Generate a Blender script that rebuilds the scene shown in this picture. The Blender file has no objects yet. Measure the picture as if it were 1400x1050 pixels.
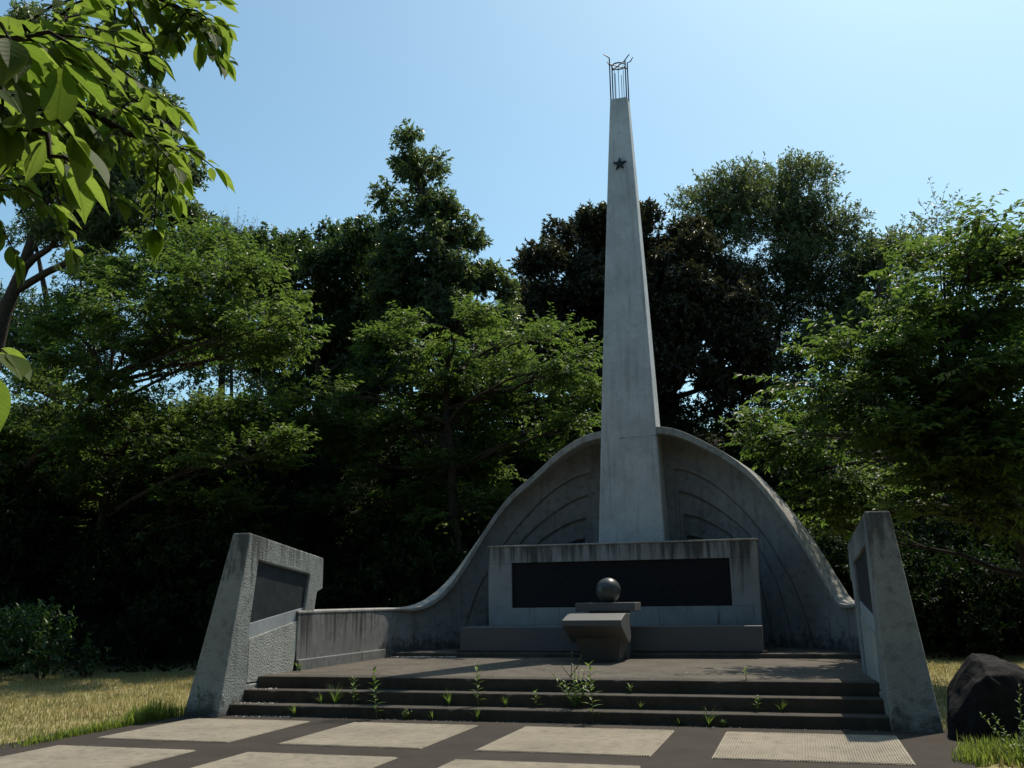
import bpy, bmesh, math, random
import numpy as np
from math import radians as R, sin, cos, tan, atan, pi
from mathutils import Vector, Matrix, noise

random.seed(7)
rng = np.random.default_rng(11)
sc = bpy.context.scene
COL = sc.collection

# ------------------------------------------------------------------ camera
FPX, HZ, YAW, ROLL, EYE = 1300.0, 821.0, R(16.4), R(-0.75), 1.55
_p = atan((HZ - 525) / FPX)
cF = Vector((-sin(YAW) * cos(_p), cos(YAW) * cos(_p), sin(_p)))
_r0 = Vector((cos(YAW), sin(YAW), 0)); _u0 = _r0.cross(cF)
cR = _r0 * cos(ROLL) + _u0 * sin(ROLL)
cU = -_r0 * sin(ROLL) + _u0 * cos(ROLL)
cC = Vector((0, 0, EYE))
cam_d = bpy.data.cameras.new('camera')
cam = bpy.data.objects.new('camera', cam_d)
COL.objects.link(cam)
cam_d.sensor_width = 36; cam_d.lens = 36 * FPX / 1400
cam_d.clip_start = 0.05; cam_d.clip_end = 1500
M = Matrix((cR, cU, -cF)).transposed().to_4x4(); M.translation = cC
cam.matrix_world = M
sc.camera = cam

def at(px, py, Y):
    """world point seen at photo pixel (px, py) standing at depth Y"""
    d = cF + cR * ((px - 700) / FPX) - cU * ((py - 525) / FPX)
    return cC + d * (Y / d.y)

def at_d(px, py, D):
    d = cF + cR * ((px - 700) / FPX) - cU * ((py - 525) / FPX)
    return cC + d.normalized() * D

def mpp(P):                      # metres per photo pixel at a point
    return (Vector(P) - cC).dot(cF) / FPX

# ------------------------------------------------------------------ helpers
def link(o, parent=None):
    COL.objects.link(o)
    if parent is not None: o.parent = parent
    return o

def tag(o, label=None, cat=None, group=None, kind=None):
    if label: o['label'] = label
    if cat: o['category'] = cat
    if group: o['group'] = group
    if kind: o['kind'] = kind
    return o

def empty(name, loc, label, cat, group=None, rz=0):
    o = bpy.data.objects.new(name, None); link(o)
    o.location = loc; o.rotation_euler = (0, 0, rz); o.empty_display_size = .3
    return tag(o, label, cat, group)

def copy_tree(o, parent=None):
    c = o.copy(); link(c)
    if parent is not None: c.parent = parent
    for ch in list(o.children): copy_tree(ch, c)
    return c

class MB:
    def __init__(s): s.v = []; s.f = []
    def add(s, vs, fs):
        n = len(s.v); s.v += [tuple(v) for v in vs]
        s.f += [tuple(i + n for i in f) for f in fs]
    def box(s, x0, x1, y0, y1, z0, z1):
        s.hexa([(x0, y0, z0), (x1, y0, z0), (x1, y1, z0), (x0, y1, z0)], [(x0, y0, z1), (x1, y0, z1), (x1, y1, z1), (x0, y1, z1)])
    def hexa(s, b, t):
        s.add(list(b) + list(t), [(3, 2, 1, 0), (4, 5, 6, 7), (0, 1, 5, 4), (1, 2, 6, 5), (2, 3, 7, 6), (3, 0, 4, 7)])
    def prism(s, poly, axis, a, b):
        """polygon in the two other axes, extruded from a to b"""
        def pt(p, h):
            return {'x': (h, p[0], p[1]), 'y': (p[0], h, p[1]), 'z': (p[0], p[1], h)}[axis]
        n = len(poly)
        s.add([pt(p, a) for p in poly] + [pt(p, b) for p in poly],
              [tuple(range(n))[::-1], tuple(range(n, 2 * n))] + [(i, (i + 1) % n, n + (i + 1) % n, n + i) for i in range(n)])
    def tube(s, pts, rad, n=6, cap=True):
        pts = [Vector(p) for p in pts]; m = len(pts)
        if not hasattr(rad, '__len__'): rad = [rad] * m
        vs = []; ref = None
        for i, p in enumerate(pts):
            t = (pts[min(i + 1, m - 1)] - pts[max(i - 1, 0)])
            t = t.normalized() if t.length > 1e-9 else Vector((0, 0, 1))
            if ref is None:
                ref = Vector((0, 0, 1)) if abs(t.z) < .9 else Vector((1, 0, 0))
            a = t.cross(ref).normalized(); b = t.cross(a); ref = -b if False else ref
            for k in range(n):
                th = 2 * pi * k / n
                vs.append(p + (a * cos(th) + b * sin(th)) * rad[i])
        fs = [(i * n + k, i * n + (k + 1) % n, (i + 1) * n + (k + 1) % n, (i + 1) * n + k) for i in range(m - 1) for k in range(n)]
        if cap: fs += [tuple(range(n)), tuple(range((m - 1) * n, m * n))[::-1]]
        s.add(vs, fs)
    def build(s, name, mat, parent=None, smooth=False, bevel=0, loc=None, fix=True, seg=2):
        me = bpy.data.meshes.new(name); me.from_pydata(s.v, [], s.f); me.update()
        if fix:
            bm = bmesh.new(); bm.from_mesh(me); bmesh.ops.recalc_face_normals(bm, faces=bm.faces); bm.to_mesh(me); bm.free()
        me.materials.append(mat)
        if smooth: me.polygons.foreach_set('use_smooth', [True] * len(me.polygons))
        o = bpy.data.objects.new(name, me); link(o, parent)
        if loc: o.location = loc
        if bevel:
            b = o.modifiers.new('bevel', 'BEVEL'); b.width = bevel; b.segments = seg; b.limit_method = 'ANGLE'; b.angle_limit = R(35)
        return o

def np_mesh(name, V, F, mat, parent=None, smooth=False):
    """V (n,3), F (m,k) arrays -> one mesh object"""
    me = bpy.data.meshes.new(name)
    V = np.ascontiguousarray(V, dtype=np.float32); F = np.ascontiguousarray(F, dtype=np.int32)
    m, k = F.shape
    me.vertices.add(len(V)); me.vertices.foreach_set('co', V.ravel())
    me.loops.add(m * k); me.loops.foreach_set('vertex_index', F.ravel())
    me.polygons.add(m); me.polygons.foreach_set('loop_start', np.arange(0, m * k, k, dtype=np.int32))
    if smooth: me.polygons.foreach_set('use_smooth', np.ones(m, dtype=bool))
    me.update(calc_edges=True)
    me.materials.append(mat)
    o = bpy.data.objects.new(name, me); link(o, parent)
    return o

def unit(a): return a / np.maximum(np.linalg.norm(a, axis=-1, keepdims=True), 1e-9)

# ------------------------------------------------------------------ materials
def new_mat(name):
    m = bpy.data.materials.new(name); m.use_nodes = True
    nt = m.node_tree; nt.nodes.clear()
    out = nt.nodes.new('ShaderNodeOutputMaterial')
    return m, nt, out

class N:
    def __init__(s, nt): s.nt = nt
    def n(s, t, **k):
        o = s.nt.nodes.new(t)
        for a, b in k.items():
            if a in o.inputs: o.inputs[a].default_value = b
            else: setattr(o, a, b)
        return o
    def l(s, a, b): s.nt.links.new(a, b)
    def noise(s, vec, scale, detail=4, rough=.55):
        o = s.n('ShaderNodeTexNoise'); o.inputs['Scale'].default_value = scale
        o.inputs['Detail'].default_value = detail; o.inputs['Roughness'].default_value = rough
        s.l(vec, o.inputs['Vector']); return o.outputs['Fac']
    def ramp(s, fac, p0, p1, c0=(0, 0, 0, 1), c1=(1, 1, 1, 1)):
        o = s.n('ShaderNodeValToRGB'); e = o.color_ramp.elements
        e[0].position = p0; e[1].position = p1; e[0].color = c0; e[1].color = c1
        s.l(fac, o.inputs['Fac']); return o.outputs['Color']
    def mix(s, fac, a, b, mode='MIX'):
        o = s.n('ShaderNodeMix'); o.data_type = 'RGBA'; o.blend_type = mode
        for sock, v in ((o.inputs[0], fac), (o.inputs[6], a), (o.inputs[7], b)):
            if hasattr(v, 'links'): s.l(v, sock)
            else: sock.default_value = v
        return o.outputs[2]
    def math(s, op, a, b=0.0, clamp=False):
        o = s.n('ShaderNodeMath', operation=op); o.use_clamp = clamp
        for sock, v in ((o.inputs[0], a), (o.inputs[1], b)):
            if hasattr(v, 'links'): s.l(v, sock)
            else: sock.default_value = v
        return o.outputs[0]
    def mapping(s, vec, scale):
        o = s.n('ShaderNodeMapping'); o.inputs['Scale'].default_value = scale; s.l(vec, o.inputs['Vector']); return o.outputs[0]
    def bump(s, h, strength, dist):
        o = s.n('ShaderNodeBump'); o.inputs['Strength'].default_value = strength; o.inputs['Distance'].default_value = dist
        s.l(h, o.inputs['Height']); return o.outputs[0]

def c4(c): return (c[0], c[1], c[2], 1)

def concrete(name, col, dark, ztop=None, drip=.6, blot=.35, rough_bump=.004, bscale=60, crack_z=None, moss=None, zbase=None, rough=.88):
    """weathered concrete: blotches, drip stains that start at the top edge, grain"""
    m, nt, out = new_mat(name); g = N(nt)
    pos = g.n('ShaderNodeNewGeometry').outputs['Position']
    big = g.noise(pos, 1.3, 5, .6); mid = g.noise(pos, 7, 5, .65); fine = g.noise(pos, 55, 3, .6)
    base = g.mix(g.ramp(big, .35, .7), c4(col), c4([c * .74 for c in col]))
    base = g.mix(g.math('MULTIPLY', g.ramp(mid, .5, .75), blot), base, c4(dark))
    base = g.mix(g.math('MULTIPLY', g.ramp(fine, .52, .78), .35), base, c4(dark))
    st = g.noise(g.mapping(pos, (9, 9, .55)), 1.0, 5, .62)
    if ztop is not None:
        z = g.n('ShaderNodeSeparateXYZ'); g.l(pos, z.inputs[0])
        near = g.n('ShaderNodeMapRange'); near.inputs[1].default_value = ztop - .75; near.inputs[2].default_value = ztop
        g.l(z.outputs[2], near.inputs[0])
        st = g.math('ADD', st, g.math('MULTIPLY', g.math('SUBTRACT', g.noise(g.mapping(pos, (1.4, 1.4, .25)), 1.0, 3), .5), .55))
        st = g.math('ADD', st, g.math('MULTIPLY', g.math('SUBTRACT', g.noise(g.mapping(pos, (26, 26, 1.6)), 1.0, 3), .5), .22))
        k = g.math('ADD', st, g.math('MULTIPLY', near.outputs[0], .26))
        base = g.mix(g.math('MULTIPLY', g.ramp(k, .60, .80), drip), base, c4(dark))
    else:
        base = g.mix(g.math('MULTIPLY', g.ramp(st, .52, .75), drip), base, c4(dark))
    if crack_z is not None:
        z = g.n('ShaderNodeSeparateXYZ'); g.l(pos, z.inputs[0])
        wob = g.math('MULTIPLY', g.math('SUBTRACT', g.noise(pos, 4, 4), .5), .12)
        dd = g.math('ABSOLUTE', g.math('SUBTRACT', g.math('ADD', z.outputs[2], wob), crack_z))
        base = g.mix(g.math('MULTIPLY', g.ramp(dd, 0, .022, (1, 1, 1, 1), (0, 0, 0, 1)), g.ramp(g.noise(pos, 2.2, 2), .46, .6)), base, c4(dark))
    if moss is not None:
        base = g.mix(g.math('MULTIPLY', g.ramp(g.noise(pos, 2.6, 6, .7), .50, .68), .7), base, c4(moss))
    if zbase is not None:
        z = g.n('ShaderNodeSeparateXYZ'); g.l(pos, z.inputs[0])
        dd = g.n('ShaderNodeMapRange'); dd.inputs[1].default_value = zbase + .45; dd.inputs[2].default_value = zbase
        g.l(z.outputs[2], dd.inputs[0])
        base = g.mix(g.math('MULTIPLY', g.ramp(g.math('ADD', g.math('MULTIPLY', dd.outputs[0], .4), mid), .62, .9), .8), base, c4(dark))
    bs = g.n('ShaderNodeBsdfPrincipled', Roughness=rough)
    bs.inputs['Specular IOR Level'].default_value = .25
    g.l(base, bs.inputs['Base Color'])
    h = g.math('ADD', g.noise(pos, bscale, 3, .6), g.math('MULTIPLY', mid, .6))
    g.l(g.bump(h, .9, rough_bump), bs.inputs['Normal'])
    g.l(bs.outputs[0], out.inputs[0])
    return m

def simple(name, col, rough=.5, spec=.5, metal=0, vary=.25, scale=30, bump=0):
    m, nt, out = new_mat(name); g = N(nt)
    pos = g.n('ShaderNodeNewGeometry').outputs['Position']
    nz = g.noise(pos, scale, 5, .65)
    base = g.mix(g.ramp(nz, .3, .7), c4([c * (1 - vary) for c in col]), c4([min(1, c * (1 + vary)) for c in col]))
    bs = g.n('ShaderNodeBsdfPrincipled', Roughness=rough); bs.inputs['Metallic'].default_value = metal
    bs.inputs['Specular IOR Level'].default_value = spec
    g.l(base, bs.inputs['Base Color'])
    if bump: g.l(g.bump(nz, .8, bump), bs.inputs['Normal'])
    g.l(bs.outputs[0], out.inputs[0]); return m

def leaf_mat(name, c0, c1, t0, t1, trans=.45, rough=.42, spec=.5):
    """c = reflected colours (two leaf ages), t = transmitted colours; each leaf picks its own mix"""
    m, nt, out = new_mat(name); g = N(nt)
    rnd = g.n('ShaderNodeNewGeometry').outputs['Random Per Island']
    base = g.mix(rnd, c4(c0), c4(c1)); tr = g.mix(rnd, c4(t0), c4(t1))
    bs = g.n('ShaderNodeBsdfPrincipled', Roughness=rough); bs.inputs['Specular IOR Level'].default_value = spec
    g.l(base, bs.inputs['Base Color'])
    tb = g.n('ShaderNodeBsdfTranslucent'); g.l(tr, tb.inputs['Color'])
    mx = g.n('ShaderNodeMixShader'); mx.inputs[0].default_value = trans
    g.l(bs.outputs[0], mx.inputs[1]); g.l(tb.outputs[0], mx.inputs[2]); g.l(mx.outputs[0], out.inputs[0])
    return m

DIRT = (.035, .033, .030)
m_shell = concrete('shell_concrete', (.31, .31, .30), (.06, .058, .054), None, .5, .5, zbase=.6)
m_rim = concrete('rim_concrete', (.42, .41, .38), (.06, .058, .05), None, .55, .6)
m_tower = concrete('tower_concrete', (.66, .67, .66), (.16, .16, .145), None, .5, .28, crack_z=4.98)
m_panel = concrete('panel_concrete', (.37, .38, .38), (.05, .048, .042), 2.64, .85, .15)
m_stucco = concrete('stucco_concrete', (.37, .39, .37), (.06, .062, .055), 2.5, .75, .45, rough_bump=.03, bscale=38, zbase=0.0)
m_stucco2 = concrete('stucco_fill', (.50, .52, .48), (.12, .13, .10), None, .3, .25, rough_bump=.035, bscale=34)
m_smooth = concrete('smooth_band', (.46, .49, .50), (.12, .12, .11), None, .25, .15)
m_wall = concrete('low_wall_concrete', (.27, .27, .262), (.03, .03, .028), 1.45, .8, .5)
m_arc_shade = simple('arc_edge_shade', (.085, .086, .085), .95, .1, 0, .5, 14)  # shade tone for the strips painted along the shell's arc edges
m_granite = simple('granite', (.13, .132, .132), .55, .4, 0, .28, 120)
m_granite_pol = simple('polished_granite', (.07, .073, .071), .34, .5, 0, .25, 140)
m_plaque = simple('dark_plaque', (.012, .013, .018), .5, .2, 0, .3, 9)
m_plaque2 = simple('worn_plaque', (.035, .04, .043), .6, .3, 0, .4, 5)
m_iron = simple('dark_iron', (.03, .03, .035), .5, .4, .4, .3, 30)
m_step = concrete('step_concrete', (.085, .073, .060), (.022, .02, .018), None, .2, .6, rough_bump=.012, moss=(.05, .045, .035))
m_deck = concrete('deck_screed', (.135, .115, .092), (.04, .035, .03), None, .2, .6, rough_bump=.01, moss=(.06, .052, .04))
m_tile = concrete('ribbed_tile', (.37, .325, .255), (.10, .088, .07), None, .3, .55, rough_bump=.002)
m_rock = simple('boulder_rock', (.012, .0115, .0125), .85, .15, 0, .6, 9, .02)
m_bark = simple('bark', (.045, .036, .028), .9, .2, 0, .5, 12, .02)
m_stem = simple('green_stem', (.10, .16, .05), .6, .3, 0, .3, 20)
m_pebble = simple('white_pebbles', (.62, .60, .56), .8, .3, 0, .2, 40)

def asphalt():
    m, nt, out = new_mat('asphalt'); g = N(nt)
    pos = g.n('ShaderNodeNewGeometry').outputs['Position']
    b = g.mix(g.ramp(g.noise(pos, 1.6, 6, .65), .35, .7), (.034, .027, .021, 1), (.052, .042, .033, 1))
    b = g.mix(g.math('MULTIPLY', g.ramp(g.noise(pos, 90, 2), .55, .75), .5), b, (.10, .088, .072, 1))
    b = g.mix(g.math('MULTIPLY', g.ramp(g.noise(pos, 5, 5, .7), .55, .72), .5), b, (.035, .032, .028, 1))
    bs = g.n('ShaderNodeBsdfPrincipled', Roughness=.9); bs.inputs['Specular IOR Level'].default_value = .25
    g.l(b, bs.inputs['Base Color']); g.l(g.bump(g.noise(pos, 120, 2), .8, .006), bs.inputs['Normal'])
    g.l(bs.outputs[0], out.inputs[0]); return m
m_asphalt = asphalt()

def ground_mat():
    m, nt, out = new_mat('lawn_soil'); g = N(nt)
    pos = g.n('ShaderNodeNewGeometry').outputs['Position']
    dry = g.mix(g.ramp(g.noise(pos, 1.1, 5, .6), .38, .66), (.42, .34, .18, 1), (.27, .26, .11, 1))
    dry = g.mix(g.math('MULTIPLY', g.ramp(g.noise(pos, 24, 4, .7), .45, .7), .6), dry, (.10, .085, .035, 1))
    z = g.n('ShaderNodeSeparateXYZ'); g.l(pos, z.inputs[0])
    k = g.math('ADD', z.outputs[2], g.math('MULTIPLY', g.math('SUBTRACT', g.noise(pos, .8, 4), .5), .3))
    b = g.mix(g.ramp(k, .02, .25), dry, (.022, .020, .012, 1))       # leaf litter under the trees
    bs = g.n('ShaderNodeBsdfPrincipled', Roughness=.95); bs.inputs['Specular IOR Level'].default_value = .1
    g.l(b, bs.inputs['Base Color']); g.l(g.bump(g.noise(pos, 30, 4), .8, .02), bs.inputs['Normal'])
    g.l(bs.outputs[0], out.inputs[0]); return m
m_ground = ground_mat()

L_near = leaf_mat('leaf_near_cherry', (.06, .12, .015), (.09, .16, .02), (.19, .30, .03), (.34, .46, .07), .62, .6, .22)
def veined(m):
    """side veins, midrib and blemishes on the near leaves, from the leaf's own coordinates"""
    nt = m.node_tree; g = N(nt)
    a = g.n('ShaderNodeAttribute'); a.attribute_name = 'leaf_co'
    x = g.n('ShaderNodeSeparateXYZ'); g.l(a.outputs['Vector'], x.inputs[0])
    ab = g.math('ABSOLUTE', x.outputs[1])
    v = g.math('SINE', g.math('MULTIPLY', g.math('SUBTRACT', x.outputs[0], g.math('MULTIPLY', ab, .22)), 62.0))
    vein = g.ramp(v, .72, .98); rib = g.ramp(ab, .0, .10, (1, 1, 1, 1), (0, 0, 0, 1))
    vm = g.math('MAXIMUM', g.math('MULTIPLY', vein, .55), rib)
    pos = g.n('ShaderNodeNewGeometry').outputs['Position']
    spot = g.math('MULTIPLY', g.ramp(g.noise(pos, 55, 4, .7), .60, .70), .7)
    blot = g.ramp(g.noise(pos, 16, 3), .35, .7)
    for n in list(nt.nodes):
        if n.type in ('BSDF_PRINCIPLED', 'BSDF_TRANSLUCENT'):
            sock = n.inputs['Base Color' if n.type == 'BSDF_PRINCIPLED' else 'Color']
            src = sock.links[0].from_socket
            c = g.mix(g.math('MULTIPLY', blot, .35), src, (.05, .10, .02, 1))
            c = g.mix(g.math('MULTIPLY', vm, .55), c, (.16, .22, .05, 1) if n.type == 'BSDF_PRINCIPLED' else (.07, .13, .012, 1))
            c = g.mix(spot, c, (.10, .07, .02, 1))
            g.l(c, sock)
            if n.type == 'BSDF_PRINCIPLED': g.l(g.bump(vm, .5, .0015), n.inputs['Normal'])
veined(L_near)
L_cherry = leaf_mat('leaf_cherry', (.04, .072, .022), (.07, .105, .03), (.085, .16, .022), (.20, .30, .05), .52, .46, .3)
L_broad = leaf_mat('leaf_broadleaf', (.04, .065, .026), (.075, .10, .042), (.10, .17, .03), (.22, .29, .07), .45, .36, .55)
L_ever = leaf_mat('leaf_evergreen', (.025, .05, .016), (.055, .085, .028), (.06, .13, .018), (.14, .22, .04), .36, .33, .6)
L_red = leaf_mat('leaf_castanopsis', (.026, .030, .016), (.060, .055, .034), (.04, .055, .016), (.09, .085, .03), .32, .42, .35)
L_zelk = leaf_mat('leaf_zelkova', (.05, .075, .036), (.08, .105, .05), (.11, .17, .04), (.21, .27, .08), .45, .38, .5)
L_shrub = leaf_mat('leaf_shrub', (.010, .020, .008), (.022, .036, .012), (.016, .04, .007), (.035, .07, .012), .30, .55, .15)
L_bush = leaf_mat('leaf_bush', (.03, .07, .025), (.05, .10, .03), (.05, .12, .02), (.09, .18, .03), .4, .4, .5)
L_weed = leaf_mat('leaf_weed', (.08, .14, .03), (.12, .18, .045), (.18, .30, .04), (.26, .36, .07), .5, .45, .4)
L_grass = leaf_mat('grass_dry', (.50, .41, .22), (.34, .33, .13), (.48, .38, .17), (.34, .34, .11), .4, .6, .2)
def patchy(m):
    nt = m.node_tree; g = N(nt)
    pos = g.n('ShaderNodeNewGeometry').outputs['Position']
    p1 = g.ramp(g.noise(pos, .55, 5, .65), .42, .62); p2 = g.ramp(g.noise(pos, 2.6, 4, .6), .48, .7)
    for n in list(nt.nodes):
        if n.type in ('BSDF_PRINCIPLED', 'BSDF_TRANSLUCENT'):
            sock = n.inputs['Base Color' if n.type == 'BSDF_PRINCIPLED' else 'Color']; src = sock.links[0].from_socket
            c = g.mix(g.math('MULTIPLY', p1, .55), src, (.16, .19, .05, 1)); c = g.mix(g.math('MULTIPLY', p2, .6), c, (.26, .17, .075, 1)); g.l(c, sock)
patchy(L_grass)
L_tuft = leaf_mat('grass_green', (.09, .14, .03), (.16, .19, .05), (.20, .30, .03), (.32, .38, .07), .5, .5, .3)

# ------------------------------------------------------------------ terrain
def foot_y(x):
    pts = [(-60, 5), (-30, 11), (-17, 18.2), (-11, 21.6), (-4, 23.5), (2, 25.8), (6, 26.2), (14, 24), (30, 18), (60, 10)]
    for (a, ya), (b, yb) in zip(pts, pts[1:]):
        if a <= x <= b:
            t = (x - a) / (b - a); return ya + (yb - ya) * t
    return 5 if x < 0 else 10

def ground_z(x, y):
    d = y - foot_y(x)
    if d <= 0: return 0.0
    t = min(1, d / 20.0); t = t * t * (3 - 2 * t) * .55 + t * .45
    return 9.0 * t + .25 * noise.noise((x * .3, y * .3, 0)) * min(1, d)

gx = sorted(set([-300, -150, -80, -60] + [x * 1.0 for x in range(-45, 36)] + [60, 80, 150, 300]))
gy = sorted(set([-200, -100, -50, -20] + [y * 1.0 for y in range(-10, 60)] + [70, 90, 130, 200, 400]))
gv = [(x, y, ground_z(x, y)) for y in gy for x in gx]
nx = len(gx)
gf = [(j * nx + i, j * nx + i + 1, (j + 1) * nx + i + 1, (j + 1) * nx + i) for j in range(len(gy) - 1) for i in range(nx - 1)]
gm = MB(); gm.add(gv, gf)
go = gm.build('ground', m_ground, smooth=True); tag(go, kind='structure')

# ------------------------------------------------------------------ paving
b = MB()
PL = [(-8.95, 9.2), (-8.62, 11.0), (-8.5, 12.6), (1.62, 12.6), (1.5, 10.9), (1.35, 9.5), (1.3, 2.0), (.9, -8), (-9.6, -8), (-9.6, 5.0)]
b.prism(PL, 'z', -.1, .02)
pav = b.build('paving', m_asphalt, bevel=.01); tag(pav, kind='structure')

def slab(x0, x1, y0, y1):
    m = MB(); n = int(round((x1 - x0) / .0262)); w = (x1 - x0) / n
    m.box(x0 - .012, x1 + .012, y0 - .012, y1 + .012, .0, .026)
    for i in range(n):
        a = x0 + i * w
        poly = [(a + w * .12, .0262), (a + w * .28, .0345), (a + w * .72, .0345), (a + w * .88, .0262)]
        m.prism(poly, 'y', y0 + random.uniform(-.006, .010), y1 + random.uniform(-.010, .006))
    return m
cols = [(-8.12, -6.36, 'the left end of the steps'), (-5.71, -4.02, 'the left half of the steps'), (-3.39, -1.57, 'the middle of the steps, below the bushy weed'), (-.95, .88, 'the right pylon, its corner shaded by the pylon')]
for x0, x1, w in cols:
    o = slab(x0, x1, 10.0, 11.92).build('paving_slab', m_tile, fix=False)
    tag(o, 'ribbed pale slab in the upper row, in front of ' + w, 'paving slab', 'ribbed paving slabs in the forecourt')
low = ['lower row, beside the grass edge', 'lower row, second from the grass edge, below the upper slab at the left half of the steps', 'lower row, just below the slab in the middle of the steps']
for (x0, x1, _), w in zip(cols[:3], low):
    o = slab(x0, x1, 7.4, 9.38).build('paving_slab', m_tile, fix=False)
    tag(o, 'ribbed pale slab in the ' + w, 'paving slab', 'ribbed paving slabs in the forecourt')

# ------------------------------------------------------------------ stepped platform
XC = -3.45
Z1, Z2, Z3, Z4 = .165, .33, .495, .575
st = empty('stepped_platform', (XC, 12.5, 0), 'dark concrete platform with three broad steps between the two pylons', 'platform')
def steps(parent):
    def P(m, name, y0, y1, z0, z1, x0=-8.35, x1=1.35):
        mm = MB(); n = int((x1 - x0) / .07); r = random.Random(int(y0 * 100)); rows = []
        chip = 0
        for i in range(n + 1):
            x = x0 + (x1 - x0) * i / n - XC
            chip = r.uniform(.012, .035) if r.random() < .05 else chip * .35
            w = .010 * noise.noise((x * 1.7, y0, 0)) + .004 * noise.noise((x * 9, y0, 1)); e1 = .012 + r.uniform(0, .006) + chip
            rows.append([(x, y0 - 12.5 + w, z0), (x, y0 - 12.5 + w, z1 - e1), (x, y0 - 12.5 + w + e1 * .4, z1 - e1 * .35), (x, y0 - 12.5 + w + e1, z1 + .003 * noise.noise((x * 2, y0, 5))), (x, y0 - 12.5 + .12, z1), (x, y1 - 12.5, z1), (x, y1 - 12.5, z0)])
        k = len(rows[0]); vs = [p for q in rows for p in q]
        fs = [(i * k + j, i * k + (j + 1) % k, (i + 1) * k + (j + 1) % k, (i + 1) * k + j) for i in range(n) for j in range(k)]
        fs += [tuple(range(k)), tuple(n * k + j for j in range(k))[::-1]]
        mm.add(vs, fs)
        return mm.build(name, m, parent)
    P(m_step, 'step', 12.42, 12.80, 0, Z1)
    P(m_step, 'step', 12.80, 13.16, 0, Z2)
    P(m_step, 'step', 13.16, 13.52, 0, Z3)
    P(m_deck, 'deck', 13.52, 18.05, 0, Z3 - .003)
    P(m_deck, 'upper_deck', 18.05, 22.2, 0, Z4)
steps(st)

# ------------------------------------------------------------------ shell wall
U0 = 4.45
def Yi(u): return 17.5 + 3.7 * max(0, 1 - min(1, u / U0) ** 2.2) ** (1 / 2.2)
RIM_L = [(.5, 5.18), (.8, 5.13), (1.03, 5.05), (1.3, 4.91), (1.58, 4.72), (1.91, 4.43), (2.2, 4.18), (2.56, 3.86), (2.94, 3.38), (3.23, 2.90), (3.5, 2.40), (3.75, 1.97), (3.97, 1.67), (4.15, 1.50), (4.3, 1.43), (4.45, 1.43)]
RIM_R = [(.5, 5.21), (.8, 5.19), (1.05, 5.14), (1.3, 5.04), (1.5, 4.93), (1.8, 4.75), (2.1, 4.55), (2.4, 4.31), (2.68, 4.04), (3.09, 3.50), (3.47, 2.90), (3.77, 2.30), (3.98, 1.84), (4.14, 1.50), (4.22, 1.42), (4.45, 1.42)]
def interp(tab, u):
    if u <= tab[0][0]: return tab[0][1]
    for (a, za), (b_, zb) in zip(tab, tab[1:]):
        if u <= b_: return za + (zb - za) * (u - a) / (b_ - a)
    return tab[-1][1]
ARCS = [  # innermost first: (u, z)
    [(1.14, 2.90), (1.4, 2.84), (1.64, 2.70), (1.85, 2.40), (2.05, 1.8), (2.18, .55)],
    [(1.09, 3.36), (1.4, 3.28), (1.75, 3.10), (2.15, 2.80), (2.45, 2.35), (2.68, 1.75), (2.85, .55)],
    [(1.01, 3.87), (1.3, 3.78), (1.65, 3.58), (2.0, 3.32), (2.5, 2.82), (2.8, 2.3), (3.0, 1.8), (3.25, .55)],
    [(.93, 4.37), (1.3, 4.26), (1.72, 4.02), (2.2, 3.58), (2.8, 2.82), (3.1, 2.25), (3.33, 1.75), (3.66, .55)]]
def smooth_tab(tab, n=60):
    us = [t[0] for t in tab]; zs = [t[1] for t in tab]; res = []
    for i in range(n + 1):
        u = us[0] + (us[-1] - us[0]) * i / n
        k = max(j for j in range(len(us) - 1) if us[j] <= u + 1e-9)
        t = (u - us[k]) / (us[k + 1] - us[k])
        p0 = zs[k - 1] if k > 0 else zs[k] * 2 - zs[k + 1]; p3 = zs[k + 2] if k + 2 < len(zs) else zs[k + 1] * 2 - zs[k]
        d0 = us[k] - (us[k - 1] if k > 0 else us[k] - (us[k + 1] - us[k])); d2 = (us[k + 2] if k + 2 < len(us) else 2 * us[k + 1] - us[k]) - us[k + 1]
        d1 = us[k + 1] - us[k]
        m0 = ((zs[k + 1] - zs[k]) / d1 + (zs[k] - p0) / d0) / 2 * d1; m1 = ((zs[k + 1] - zs[k]) / d1 + (p3 - zs[k + 1]) / d2) / 2 * d1
        z = (2*t**3-3*t**2+1)*zs[k] + (t**3-2*t**2+t)*m0 + (-2*t**3+3*t**2)*zs[k+1] + (t**3-t**2)*m1
        res.append((u, z))
    return res
RIMS = {-1: smooth_tab(RIM_L, 90), 1: smooth_tab(RIM_R, 90)}; ARCs = [smooth_tab(a, 50) for a in ARCS]
ZB = .45
sh = empty('shell_wall', (XC, 21.2, Z4), 'concave concrete shell wall with a sweeping curved top and incised arcs around the tower', 'wall')
def sl(p): return (p[0] - XC, p[1] - 21.2, p[2] - Z4)
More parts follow.
